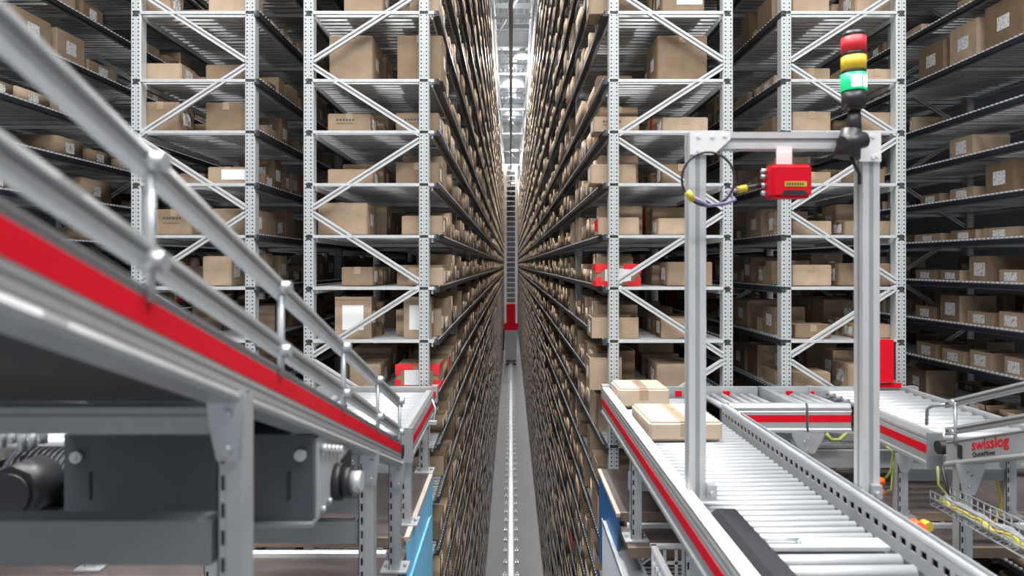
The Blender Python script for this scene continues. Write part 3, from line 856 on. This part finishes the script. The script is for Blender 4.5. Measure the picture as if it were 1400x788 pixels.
for (xf, sgn, yend, ys, lab) in ((-.50, 1, 3.0, .12, 'big sloping conveyor with a red stripe and double handrail filling the left foreground'),
                                 (2.03, -1, 3.07, .3, 'sloping conveyor with red lettering and double handrail at the right edge')):
    t = thing('inclined_conveyor', lab, 'conveyor', (xf-sgn*.3, yend, PF2))
    zt = -.805 if sgn > 0 else -.825
    Z = lambda y: zt + TAN*(yend-y)
    xb = xf - sgn*.62
    P = [(0,-.115),(.008,-.113),(.012,-.105),(.007,-.096),(0,-.091),(0,-.062),(0,-.010),(.005,-.004),(0,0),(-.05,0),(-.05,-.115)]
    g = MB().prism(P, (xf, ys, Z(ys)), (xf, yend, Z(yend)), (sgn,0,0))
    for za, zb in (((-.013,-.0095), (-.072,-.068), (-.092,-.087)) if sgn > 0 else ((-.013,-.0095), (-.096,-.091))): g.prism([(-.002,za),(.0012,za),(.0012,zb),(-.002,zb)], (xf, ys, Z(ys)), (xf, yend, Z(yend)), (sgn,0,0), 1)
    gi = part(g, 'side_girder', ['alu','alu_dark'], t)
    if sgn > 0:
        part(MB().prism([(0,-.056),(.0015,-.056),(.0015,-.017),(0,-.017)], (xf, ys, Z(ys)), (xf, yend-.01, Z(yend-.01)), (sgn,0,0)), 'red_stripe', ['red'], gi, 'red stripe')
    part(MB().prism(P, (xb, ys, Z(ys)), (xb, yend, Z(yend)), (-sgn,0,0)), 'side_girder', ['alu'], t)
    part(MB().prism([(0,-.03),(.5,-.03),(.5,-.04),(0,-.04)], (min(xf,xb)+.06, ys, Z(ys)), (min(xf,xb)+.06, yend, Z(yend)), (1,0,0)), 'belt', ['grey'], t)
    if sgn > 0:
        part(MB().prism([(0,-.105),(.51,-.105),(.51,-.11),(0,-.11)], (min(xf,xb)+.055, ys, Z(ys)), (min(xf,xb)+.055, 1.2, Z(1.2)), (1,0,0)), 'belly_plate', ['belly'], t)
        part(MB().box(xb-.01, xf-.06, 1.22, 1.26, -.315, -.265).box(xb, xf-.06, 1.215, 1.22, -.285, -.28), 'support_beam', ['midgrey'], t)
    for dz, nm in ((.172, 'upper_handrail'), (.045, 'lower_handrail')):
        y1 = yend if dz < .1 else yend-.0
        part(MB().prism(HR, (xf-sgn*.005, ys, Z(ys)+dz), (xf-sgn*.005, y1, Z(y1)+dz), (sgn,0,0)).prism([(.0055,-.0035),(.0085,-.0035),(.0085,.0035),(.0055,.0035)], (xf-sgn*.005, ys, Z(ys)+dz), (xf-sgn*.005, y1, Z(y1)+dz), (sgn,0,0), 1).prism([(-.006,.018),(.006,.018),(.006,.0195),(-.006,.0195)], (xf-sgn*.005, ys, Z(ys)+dz), (xf-sgn*.005, y1, Z(y1)+dz), (sgn,0,0), 1), nm, ['alu','alu_dark'], t)
    if sgn < 0:
        part(MB().tube([(xf, yend, Z(yend)+.172), (xf, yend+.1, Z(yend)+.145), (xf, yend+.14, Z(yend)+.12), (xf, yend+.145, Z(yend)+.04)], .008, 8), 'rail_return', ['galv'], t)
    for yy in ((.905, 1.42, 1.95, 2.45, 2.93) if sgn > 0 else (3.0, 2.2, 1.4)):
        stanchion(t, xf+sgn*.004, yy, Z(yy)+.0, Z(yy)+.172, sgn)
    # end pulley block
    part(MB().cyl((xb, yend+.06, -.87), (xf, yend+.06, -.87), .032, 18), 'end_pulley', ['black'], t)
    if sgn > 0:
        for yy, w_ in ((1.2, .046), (2.42, .056), (3.0, .050)):
            ztop = Z(yy)-.10
            leg(t, xf+(.0 if yy < 1.5 else -.02)-.012, yy, (PF2+.01 if yy > 2.9 else PF2-.08 if yy > 1.5 else -1.885), ztop, w_, 'leg')
            g = MB().poly([(xf-.05,ztop+.01),(xf+.018,ztop+.01),(xf+.018,ztop-.03),(xf+.006,ztop-.115),(xf-.03,ztop-.115),(xf-.045,ztop-.05)], 'y', yy-.014, yy-.005)
            for dz in (-.03, -.095): g.cyl((xf-.012, yy-.022, ztop+dz), (xf-.012, yy-.014, ztop+dz), .009, 10)
            part(g, 'bracket_plate', ['galv'], t)
        leg(t, xb+.02, 1.2, -1.885, Z(1.2)-.10, .058); leg(t, xb+.02, 2.42, PF2-.08, Z(2.42)-.10, .056)
        part(MB().box(xb+.05, xf-.05, 1.21, 1.26, -.553, -.472), 'cross_member', ['grey'], t)
        part(MB().box(xb-.6, xb-.02, 1.21, 1.26, -.553, -.472), 'cross_member', ['grey'], t)
        part(MB().box(xb+.05, xf-.05, 2.43, 2.47, -1.03, -.95), 'cross_member', ['grey'], t)
        part(MB().box(xb+.05, xf-.05, 2.6, 2.63, -.83, -.75).box(xb+.05, xf-.05, 2.62, 2.64, -.99, -.93), 'cross_member', ['midgrey'], t)
        part(MB().box(xb+.05, xf-.05, 2.3, 2.34, -.70, -.695).box(xb+.05, xf-.05, 2.3, 2.34, -.715, -.71), 'tie_rod', ['bar'], t)
    else:
        leg(t, xf+.03, 2.98, -1.385, Z(2.98)-.12, .055)
        g = MB().poly([(xf-.02,-.9),(xf+.11,-.9),(xf+.11,-.915),(xf+.06,-1.04),(xf+.01,-1.04),(xf-.02,-.915)], 'y', 2.965, 2.972)
        for dx, dz in ((.03,-.94),(.05,-.955),(.035,-1.0)): g.cyl((xf+dx,2.958,dz),(xf+dx,2.965,dz),.007,8)
        part(g, 'bracket_plate', ['galv'], t)
        part(MB().box(xf-.006, xf-.001, 2.96, 2.985, -.875, -.815), 'grip_slot', ['black'], gi)
        # lettering on the girder face: local text x runs towards the camera
        def text(s, size, y0, dz, mat, lb):
            cu = bpy.data.curves.new('lettering', 'FONT'); cu.body = s; cu.size = size; cu.extrude = .0006; cu.offset = size*(.012 if size > .04 else 0)
            ob = bpy.data.objects.new('tmp', cu); col.objects.link(ob)
            dg = bpy.context.evaluated_depsgraph_get(); dg.update()
            me = bpy.data.meshes.new_from_object(ob.evaluated_get(dg)); bpy.data.objects.remove(ob)
            for v in me.vertices:
                x, y, z = v.co
                yy = y0 - x
                v.co = (xf-.0015-z, yy, Z(yy)+dz+y)
            me.transform(Matrix.Translation(-WO[t.name])); me.materials.clear(); me.materials.append(M[mat])
            o = bpy.data.objects.new('lettering', me); col.objects.link(o); o.parent = gi; o['label'] = lb
        text('swisslog', .066, 2.90, -.056, 'red', 'red lettering swisslog')
        text('QuickMove', .029, 2.895, -.086, 'black', 'small black lettering QuickMove')
        part(MB().box(xf, xf+.1, 2.5, 2.62, Z(2.55)-.165, Z(2.55)-.135), 'foot_bracket', ['bar'], t)

# drive unit under the left incline
t = thing('drive_unit', 'dark grey drive housing with black hand wheel hanging under the left sloping conveyor', 'machine', (-.8, 1.85, -.65))
g = MB().box(-1.14,-.505,1.68,1.70,-.655,-.435).box(-1.14,-.51,1.70,2.05,-.455,-.445).box(-1.14,-1.13,1.70,2.05,-.655,-.435).box(-1.14,-.51,2.04,2.05,-.655,-.435)
part(g, 'housing', ['dark'], t)
part(MB().box(-.51,-.502,1.70,2.05,-.655,-.45), 'side_plate', ['midgrey'], t, 'lighter steel side plate')
part(MB().box(-1.1,-.502,1.66,2.06,-.665,-.655), 'bottom_lip', ['grey'], t)
part(MB().box(-.57,-.563,1.676,1.68,-.60,-.53).box(-1.075,-1.07,1.676,1.68,-.6,-.53), 'vent_slot', ['black'], t)
for x, z in ((-.535,-.485), (-1.105,-.49)): part(MB().cyl((x,1.668,z),(x,1.68,z),.015,16).cyl((x,1.664,z),(x,1.668,z),.006,8), 'cover_screw', ['bar'], t)
part(MB().cyl((-.502,1.88,-.62),(-.48,1.88,-.62),.052,20).cyl((-.48,1.88,-.62),(-.455,1.88,-.62),.040,20), 'hand_wheel', ['black'], t)
part(MB().cyl((-.455,1.88,-.62),(-.425,1.88,-.62),.03,18), 'wheel_hub', ['bar'], t)
g = MB()
for i in range(5): part(MB().cyl((-.50,1.74+.04*i,-.485-.012*i),(-.485,1.74+.04*i,-.485-.012*i),.011,8), 'cable_gland', ['bar'], t)
for i in range(5): part(MB().cyl((-.50,1.74+.06*i,-.645),(-.49,1.74+.06*i,-.645),.007,8), 'cover_screw', ['bar'], t)
part(MB().box(-.503,-.494,1.94,2.04,-.64,-.575), 'rear_guard', ['black'], t)
# motor at the far left
t = thing('electric_motor', 'black finned electric motor at the lower left edge behind the drive housing', 'motor', (-1.3, 1.75, -.62))
g = MB().cyl((-1.46,1.95,-.625),(-1.2,1.95,-.625),.075,20)
part(g, 'motor_body', ['dark'], t)
g = MB()
for i in range(12):
    x = -1.44+.018*i; g.cyl((x,1.95,-.625),(x+.008,1.95,-.625),.084,20)
part(g, 'cooling_fins', ['black'], t)
part(MB().cyl((-1.33,1.75,-.61),(-1.33,1.86,-.61),.075,8).cyl((-1.33,1.74,-.61),(-1.33,1.75,-.61),.055,20), 'fan_cover', ['black'], t)
part(MB().poly([(-1.2,-.70),(-1.145,-.70),(-1.145,-.56),(-1.2,-.54),(-1.24,-.58)], 'y', 1.84, 2.0), 'gear_housing', ['dark'], t)
g = MB()
for i in range(6): g.cyl((-1.5+.03*i,1.9,-.54+.012*(i%3)),(-1.5+.03*i,1.9,-.48+.015*(i%2)),.012,8)
part(g, 'cable_gland', ['galv'], t)
part(MB().box(-1.5,-1.15,1.8,2.0,-.715,-.70), 'motor_mount', ['grey'], t)
# far left level rollers seen past the motor
t = thing('feeder_conveyor', 'short bright roller section visible at the lower left above the motor', 'conveyor', (-2.0, 3.4, PF))
for i in range(9): roller(t, (-2.45,2.95+.09*i,-.80), (-1.97,2.95+.09*i,-.80), .03)
part(MB().prism(RP, (-1.9,2.9,-.78), (-1.9,3.75,-.78), (1,0,0)), 'side_rail', ['alu'], t)
part(MB().prism(RP, (-2.5,2.9,-.78), (-2.5,3.75,-.78), (-1,0,0)), 'side_rail', ['alu'], t)
leg(t, -1.93, 3.02, PF2+.01, -.945); leg(t, -2.47, 3.02, PF2+.01, -.945)

# ------------------------------------------------------------------ cartons on the conveyor
def carton(x0,x1,y0,y1,z0,z1,lab,rot=0):
    t = thing('carton', lab, 'box', ((x0+x1)/2,(y0+y1)/2,z0), 'cartons on the roller conveyor')
    me = MB().box(x0,x1,y0,y1,z0,z1).mesh('carton_body', ['cardlight'])
    bm = bmesh.new(); bm.from_mesh(me); bmesh.ops.bevel(bm, geom=bm.edges[:], offset=.012, segments=3, affect='EDGES')
    bm.to_mesh(me); bm.free(); me.transform(Matrix.Translation(-WO[t.name]))
    for p in me.polygons: p.use_smooth = False
    o = bpy.data.objects.new('carton_body', me); col.objects.link(o); o.parent = t
    xm = (x0+x1)/2
    part(MB().box(xm-.028,xm+.028,y0+.01,y1-.01,z1,z1+.0012).box(xm-.028,xm+.028,y0-.0012,y0,z1-.07,z1-.008), 'packing_tape', ['tape'], t)
    part(MB().box(xm-.002,xm+.002,y0+.012,y1-.012,z1+.0012,z1+.002), 'flap_seam', ['wood'], t)
    part(MB().box(x0+.05,x0+.12,y0+.06,y0+.16,z1,z1+.0015), 'shipping_label', ['paper'], t)
    t.rotation_euler.z = rot
    return t
ZR = -.871
carton(.655,.965,4.0,4.32,ZR,-.755,'smaller pale carton at the far end of the roller conveyor',.0)
carton(.678,1.04,3.24,3.68,ZR,-.776,'larger flat pale carton nearer the camera on the roller conveyor',.02)

# ------------------------------------------------------------------ portal with scanner and beacon
DP = 2.37
t = thing('scanner_portal', 'aluminium profile gantry standing over the right roller conveyor', 'portal', (.985, DP, ZT))
def prof(x, y, z0, z1, horizontal=None, s=.029):
    g = MB(); e = .005
    if horizontal is None:
        g.box(x-s,x+s,y-s+e,y+s-e,z0,z1,1); g.box(x-s+e,x+s-e,y-s,y+s,z0,z1,1)
        for a in (-1,1):
            for b in (-1,1):
                xa, xb = sorted((x+a*.008, x+a*(s+.0015))); ya, yb = sorted((y+b*.008, y+b*(s+.0015)))
                g.box(xa,xb,ya,yb,z0,z1)
    else:
        x0, x1 = horizontal
        g.box(x0,x1,y-s+e,y+s-e,z0+.002,z1-.002,1)
        zm = (z0+z1)/2; h = (z1-z0)/2
        for a in (-1,1):
            for b in (-1,1):
                za, zb = sorted((zm+a*.008, zm+a*h)); ya, yb = sorted((y+b*.008, y+b*s))
                g.box(x0,x1,ya,yb,za,zb)
    return g
XL, XR = .672, 1.297
part(prof(XL, DP+.03, -.85, .478), 'post', ['alu_light','groove'], t)
part(prof(XR, DP+.03, -.85, .478), 'post', ['alu_light','groove'], t)
part(prof(0, DP+.03, .418, .478, (XL+.03, XR-.03)), 'crossbar', ['alu_light','groove'], t)
yq = DP-.006
g = MB().poly([(XL-.03,.48),(XL+.115,.48),(XL+.115,.45),(XL+.055,.395),(XL-.03,.395)], 'y', yq-.005, yq)
for dx, dz in ((0,.46),(.0,.41),(.05,.46),(.095,.463)): g.cyl((XL+dx,yq-.009,dz),(XL+dx,yq-.005,dz),.007,8)
part(g, 'corner_plate', ['white'], t)
g = MB().poly([(XR+.03,.48),(XR-.115,.48),(XR-.115,.45),(XR-.045,.37),(XR-.03,.37),(XR+.03,.37)], 'y', yq-.005, yq)
for dx, dz in ((0,.46),(.0,.385),(.015,.39),(-.06,.46)): g.cyl((XR+dx,yq-.009,dz),(XR+dx,yq-.005,dz),.007,8)
part(g, 'corner_plate', ['white'], t)
for x in (XL+.03, XR-.005): part(MB().box(x,x+.035,DP-.02,DP+.02,-.84,-.79).cyl((x+.017,DP-.03,-.82),(x+.017,DP-.02,-.82),.01,8), 'foot_bracket', ['galv'], t)
part(MB().box(.955,1.01,DP-.005,DP+.0,.34,.425).box(.965,1.0,DP-.012,DP-.005,.35,.40), 'scanner_bracket', ['white'], t)
# scanner
t = thing('barcode_scanner', 'red box scanner hanging under the crossbar of the gantry', 'scanner', (.995, DP-.04, .23))
xs0, xs1 = wx(1049,DP-.06), wx(1104,DP-.06)
me = MB().box(xs0,xs1,DP-.1,DP-.015,.232,.348).mesh('scanner_body', ['red'])
bm = bmesh.new(); bm.from_mesh(me); bmesh.ops.bevel(bm, geom=bm.edges[:], offset=.01, segments=3, affect='EDGES'); bm.to_mesh(me); bm.free()
me.transform(Matrix.Translation(-WO[t.name])); o = bpy.data.objects.new('scanner_body', me); col.objects.link(o); o.parent = t
part(MB().box(xs0+.045,xs0+.12,DP-.1015,DP-.1,.270,.287), 'warning_sticker', ['yellow'], t)
g = MB()
for i in range(7): g.box(xs0+.05+i*.009,xs0+.056+i*.009,DP-.1022,DP-.1015,.274,.283)
part(g, 'sticker_print', ['print'], t)
part(MB().poly([(xs0+.03,.24),(xs0+.045,.257),(xs0+.115,.257),(xs0+.125,.24)], 'y', DP-.102, DP-.1), 'scan_window', ['black'], t)
g = MB()
for z in (.252,.28,.31,.33): g.cyl((xs0-.018,DP-.05,z),(xs0+.001,DP-.05,z),.008,10)
part(g, 'connector', ['galv'], t)
# cable loop
t = thing('coiled_cable', 'coiled black cable looped around the left gantry post with yellow plugs', 'cable', (.72, DP-.05, .3))
cx, cz, R = wx(966,DP-.06), wz(246,DP-.06), .092
pts = [(cx+R*math.cos(a), DP-.05 + .0*a - (.03 if math.sin(a) > -2 else 0), cz+R*1.02*math.sin(a)) for a in [math.radians(d) for d in range(-60, 301, 12)]]
part(MB().tube(pts, .0045, 8), 'cable_loop', ['black'], t)
pa = [(xs0-.07, DP-.05, .268), (xs0-.14, DP-.06, .255), (cx+.09, DP-.085, .225), (cx+.06, DP-.085, .212), (cx-.0, DP-.085, .205), (cx-.05, DP-.085, .232)]
part(MB().tube(pa, .007, 8), 'violet_cable', ['purple'], t)
part(MB().cyl((xs0-.105,DP-.054,.262),(xs0-.07,DP-.05,.27),.013,10), 'yellow_plug', ['yellow'], t); part(MB().cyl((cx-.075,DP-.08,.255),(cx-.05,DP-.08,.222),.012,10), 'yellow_plug', ['yellow'], t)
part(MB().cyl((xs0-.07,DP-.05,.27),(xs0-.02,DP-.05,.28),.008,10), 'plug', ['black'], t)
# beacon
t = thing('signal_tower', 'red, yellow and lit green stack light on top of the gantry right corner', 'signal light', (wx(1160,DP), DP-.03, .478))
bx, by = wx(1167,DP-.03), DP-.03
def zz_(p): return wz(p, DP-.03)
R = .041
def ring(name, p0, p1, r, mat, r2=None, lb=None, n=24): return part(MB().cyl((bx,by,zz_(p1)),(bx,by,zz_(p0)), r, n, 0, r2), name, [mat], t, lb)
ring('cap', 45, 52, R*.96, 'black', R*.9); ring('red_lens', 52, 72, R, 'lred', None, 'red lens'); ring('spacer', 72, 78, R*.97, 'black')
ring('yellow_lens', 78, 97, R, 'lyel', None, 'yellow lens'); ring('spacer', 97, 102, R*.97, 'black')
ring('green_lens', 102, 125, R*1.05, 'lgrn', None, 'lit green lens'); ring('tower_base', 125, 148, R*.95, 'black', R*.98)
g = MB(); zc = zz_(114)
for a0, a1 in ((-125,-82),(-70,-45)):
    k = len(g.v); rr = R*1.06
    arr = [math.radians(a0+(a1-a0)*i/6) for i in range(7)]
    for z in (zc-.02, zc+.02):
        for a in arr: g.v.append((bx+rr*math.cos(a), by+rr*math.sin(a), z))
    for i in range(6): g.f.append((k+i,k+i+1,k+7+i+1,k+7+i)); g.m.append(0); g.sm.append(True)
part(g, 'lamp_core', ['lgrnw'], t, 'glowing white core of the green light')
part(MB().cyl((bx+.003,by,zz_(150)),(bx-.0,by,zz_(185)),.02,14,0,.028).cyl((bx,by,zz_(146)),(bx,by,zz_(152)),.036,16,0,.02), 'stem', ['black'], t)
g = MB().cyl((bx-.028,by-.005,zz_(216)),(bx-.01,by-.005,zz_(178)),.045,18,0,.034); g.cyl((bx-.055,by-.03,zz_(200)),(bx+.03,by-.01,zz_(192)),.03,14)
part(g, 'foot_joint', ['black'], t)
part(MB().tube([(bx-.02,by-.01,zz_(212)),(bx-.01,by-.02,zz_(224)),(bx+.015,by-.01,zz_(238)),(bx+.02,by,zz_(252))], .006), 'lead', ['black'], t)

# ------------------------------------------------------------------ platform, panels, bits
t = thing('mezzanine_platform', 'scuffed brown plywood walkway stepping down beside the right conveyor legs', 'platform', (2.2, 3.4, -1.45))
part(MB().box(.585,3.75,3.54,4.28,PF-.03,PF), 'upper_deck', ['ply'], t); part(MB().box(.585,3.75,3.525,3.54,PF-.045,PF), 'deck_edge', ['wood'], t)
part(MB().box(.58,3.75,3.27,3.525,PF2-.03,PF2), 'lower_deck', ['ply'], t); part(MB().box(.58,3.75,3.25,3.27,PF2-.05,PF2), 'deck_edge', ['wood'], t)
part(MB().box(.62,3.75,3.49,3.52,PF2,PF2+.02), 'white_strip', ['white'], t)
part(MB().box(.66,3.75,.4,2.8,-1.78,-1.75), 'bottom_deck', ['grey'], t)
t = thing('mezzanine_platform', 'scuffed brown plywood walkway under the left sloping conveyor', 'platform', (-2.2, 3.4, -1.45))
part(MB().box(-3.7,-.52,3.22,4.28,PF-.03,PF), 'upper_deck', ['ply'], t); part(MB().box(-3.7,-.52,3.20,3.22,PF-.045,PF), 'deck_edge', ['wood'], t)
part(MB().box(-3.7,-.51,2.96,3.20,PF2-.03,PF2), 'middle_deck', ['ply'], t); part(MB().box(-3.7,-.51,2.94,2.96,PF2-.05,PF2), 'deck_edge', ['wood'], t)
part(MB().box(-3.7,-.60,3.14,3.18,PF2,PF2+.02), 'white_strip', ['white'], t)
part(MB().box(-3.7,-.56,2.3,2.90,PF2-.13,PF2-.09), 'lower_deck', ['ply'], t)
part(MB().box(-3.7,-.56,2.28,2.30,PF2-.15,PF2-.09), 'deck_edge', ['wood'], t)
part(MB().box(-3.7,-.6,.4,2.25,-1.92,-1.89), 'bottom_deck', ['grey'], t)
t = thing('blue_guard_panel', 'dark blue kick panel with wooden rim and steel channel at the right aisle edge', 'panel', (.57, 3.2, -1.9))
part(MB().box(.57,.578,3.53,4.26,-1.9,-1.345), 'blue_sheet', ['blue'], t)
part(MB().box(.562,.583,3.50,4.27,-1.345,-1.325), 'wooden_rim', ['rim'], t)
part(MB().box(.548,.556,1.6,3.95,-2.1,-1.545), 'white_sheet', ['paper'], t, 'white sheet')
part(MB().box(.545,.66,1.6,3.96,-1.55,-1.54).box(.545,.549,1.6,3.96,-1.54,-1.525).box(.656,.66,1.6,3.96,-1.54,-1.5), 'steel_channel', ['galv'], t)
t = thing('blue_guard_panel', 'light blue kick panel with steel channel at the left aisle edge', 'panel', (-.5, 3.2, -1.9))
part(MB().box(-.508,-.50,3.2,4.2,-2.1,-1.345), 'blue_sheet', ['skyblue'], t)
part(MB().box(-.52,-.495,3.2,4.25,-1.345,-1.325), 'wooden_rim', ['rim'], t)
part(MB().box(-.492,-.486,1.6,4.0,-2.2,-1.545), 'pale_sheet', ['skyblue'], t)
part(MB().box(-.56,-.485,1.6,4.0,-1.55,-1.54).box(-.489,-.485,1.6,4.0,-1.54,-1.525), 'steel_channel', ['skyblue'], t)
# white crate
t = thing('plastic_crate', 'white plastic lattice crate on the lowest deck under the right conveyor', 'crate', (.95, 2.75, -1.75))
cx0, cx1, cy0, cy1, cz0, cz1 = .69, 1.14, 2.8, 3.2, -1.745, -1.375
for (a, b, y) in ((cx0, cx1, cy0), (cx0, cx1, cy1-.008)):
    g = MB()
    for i in range(9): x = a+(b-a)*i/8; g.box(x-.007,x+.007,y,y+.008,cz0,cz1)
    for i in range(6): z = cz0+(cz1-cz0)*i/5; g.box(a,b,y,y+.008,z-.007,z+.007)
    part(g, 'lattice_side', ['white'], t)
g = MB()
for x in (cx0, cx1-.008):
    for i in range(8): y = cy0+(cy1-cy0)*i/7; g.box(x,x+.008,y-.007,y+.007,cz0,cz1)
    for i in range(6): z = cz0+(cz1-cz0)*i/5; g.box(x,x+.008,cy0,cy1,z-.007,z+.007)
part(g, 'lattice_end', ['white'], t)
part(MB().box(cx0-.012,cx1+.012,cy0-.012,cy0+.016,cz1,cz1+.015).box(cx0-.012,cx1+.012,cy1-.016,cy1+.012,cz1,cz1+.015).box(cx0-.012,cx0+.016,cy0,cy1,cz1,cz1+.015).box(cx1-.016,cx1+.012,cy0,cy1,cz1,cz1+.015), 'rim', ['white'], t)
part(MB().box(cx0,cx1,cy0,cy1,cz0-.004,cz0), 'base', ['white'], t)
# red plate by the right middle rack
t = thing('fire_cabinet', 'narrow red upright box in front of the right middle rack post', 'cabinet', (2.51, 4.42, -.82))
part(MB().box(wx(1203,4.36),wx(1222,4.36),4.36,4.42,wz(523,4.36),wz(465,4.36)), 'cabinet_body', ['red'], t)
part(MB().box(wx(1222,4.36),wx(1226,4.36),4.37,4.42,wz(520,4.36),wz(468,4.36)), 'cabinet_side', ['black'], t)
part(MB().box(wx(1200,4.36),wx(1203.5,4.36),4.37,4.4,-.82,wz(500,4.36)).box(wx(1205,4.36),wx(1235,4.36),4.38,4.4,-.82,-.79), 'mounting_foot', ['red'], t)
# emergency/indicator
t = thing('indicator_lamp', 'glowing orange indicator with yellow ring beside the slotted conveyor rail', 'lamp', (wx(1258,2.75), 2.75, -1.15))
ix, iz = wx(1258,2.75), wz(724,2.75)
part(MB().cyl((ix,2.75,iz),(ix,2.80,iz),.027,16), 'lens', ['oglow'], t)
part(MB().cyl((ix+.045,2.76,iz+.004),(ix+.045,2.80,iz+.004),.02,14), 'yellow_ring', ['yellow'], t)
part(MB().box(ix-.03,ix+.04,2.78,2.84,iz-.05,iz-.02).cyl((ix,2.81,PF2-.35),(ix,2.81,iz-.05),.012,8), 'holder', ['red'], t)
# cable tray
t = thing('wire_cable_tray', 'galvanised wire mesh cable tray with yellow cables at the lower right', 'cable tray', (2.3, 2.5, -1.4))
A = Vector((wx(1272,2.9), 2.9, wz(690,2.9))); B = Vector((wx(1420,2.05), 2.05, wz(775,2.05)))
g = MB(); n_t = 16
U = (B-A); side = Vector((.12,.05,0))
for k, (off, up) in enumerate(((0,.06),(0,.03),(0,0),(.33,0),(.66,0),(1,0),(1,.03),(1,.06))):
    p = A+side*off+Vector((0,0,up)); g.tube([p, p+U], .003, 6)
for i in range(n_t+1):
    p = A+U*i/n_t; g.tube([p+Vector((0,0,.06)), p, p+side, p+side+Vector((0,0,.06))], .0025, 6)
part(g, 'wire_basket', ['grey'], t)
for j, (m, w_) in enumerate((('cable',.3),('yellow',.5),('galv',.75),('midgrey',.9))):
    pts = [A+U*(i/14)+side*(w_+.07*math.sin(i*1.3+j))+Vector((0,0,.012+.006*math.sin(i*2+j))) for i in range(15)]
    part(MB().tube(pts, .005 if m != 'galv' else .012, 8), 'cable', [m], t)
t = thing('hanging_cable', 'yellow-green cables drooping from the end of the lettered sloping conveyor', 'cable', (2.05, 3.0, -1.0))
part(MB().tube([(2.01,3.1,-.95),(2.0,3.08,-1.03),(2.03,3.05,-1.08),(2.07,3.0,-1.05),(2.09,2.98,-1.0)], .006), 'green_cable', ['cable'], t)
part(MB().tube([(2.03,3.1,-.95),(2.04,3.06,-1.08),(2.08,3.0,-1.16),(2.1,2.95,-1.18)], .007), 'black_cable', ['black'], t)
part(MB().tube([(2.16,2.93,-.96),(2.18,2.92,-1.05),(2.16,2.92,-1.12),(2.12,2.92,-1.17)], .006), 'yellow_cable', ['yellow'], t)
# grey frame beams behind the right conveyors
t = thing('support_frame', 'grey horizontal steel beams under the right-hand cross conveyor', 'frame', (2.8, 3.7, PF))
part(MB().box(1.3,3.7,4.10,4.16,-1.27,-1.19), 'beam', ['grey'], t)
part(MB().box(2.9,3.7,3.3,3.36,-1.16,-1.06), 'beam', ['grey'], t)
part(MB().box(2.8,3.7,2.9,2.95,-1.3,-1.22), 'beam', ['grey'], t)
for x in (3.0, 3.6): part(MB().box(x-.03,x+.03,3.37,3.43,PF2-.0,-1.06), 'post', ['grey'], t)

# ------------------------------------------------------------------ light and view
w = bpy.data.worlds.new('World'); sc.world = w; w.use_nodes = True
w.node_tree.nodes['Background'].inputs[0].default_value = (.90, .95, 1, 1)
w.node_tree.nodes['Background'].inputs[1].default_value = .42
sc.view_settings.view_transform = 'Standard'; sc.view_settings.look = 'None'
sc.view_settings.exposure = 0.0; sc.view_settings.gamma = 1; sc.view_settings.use_curve_mapping = False
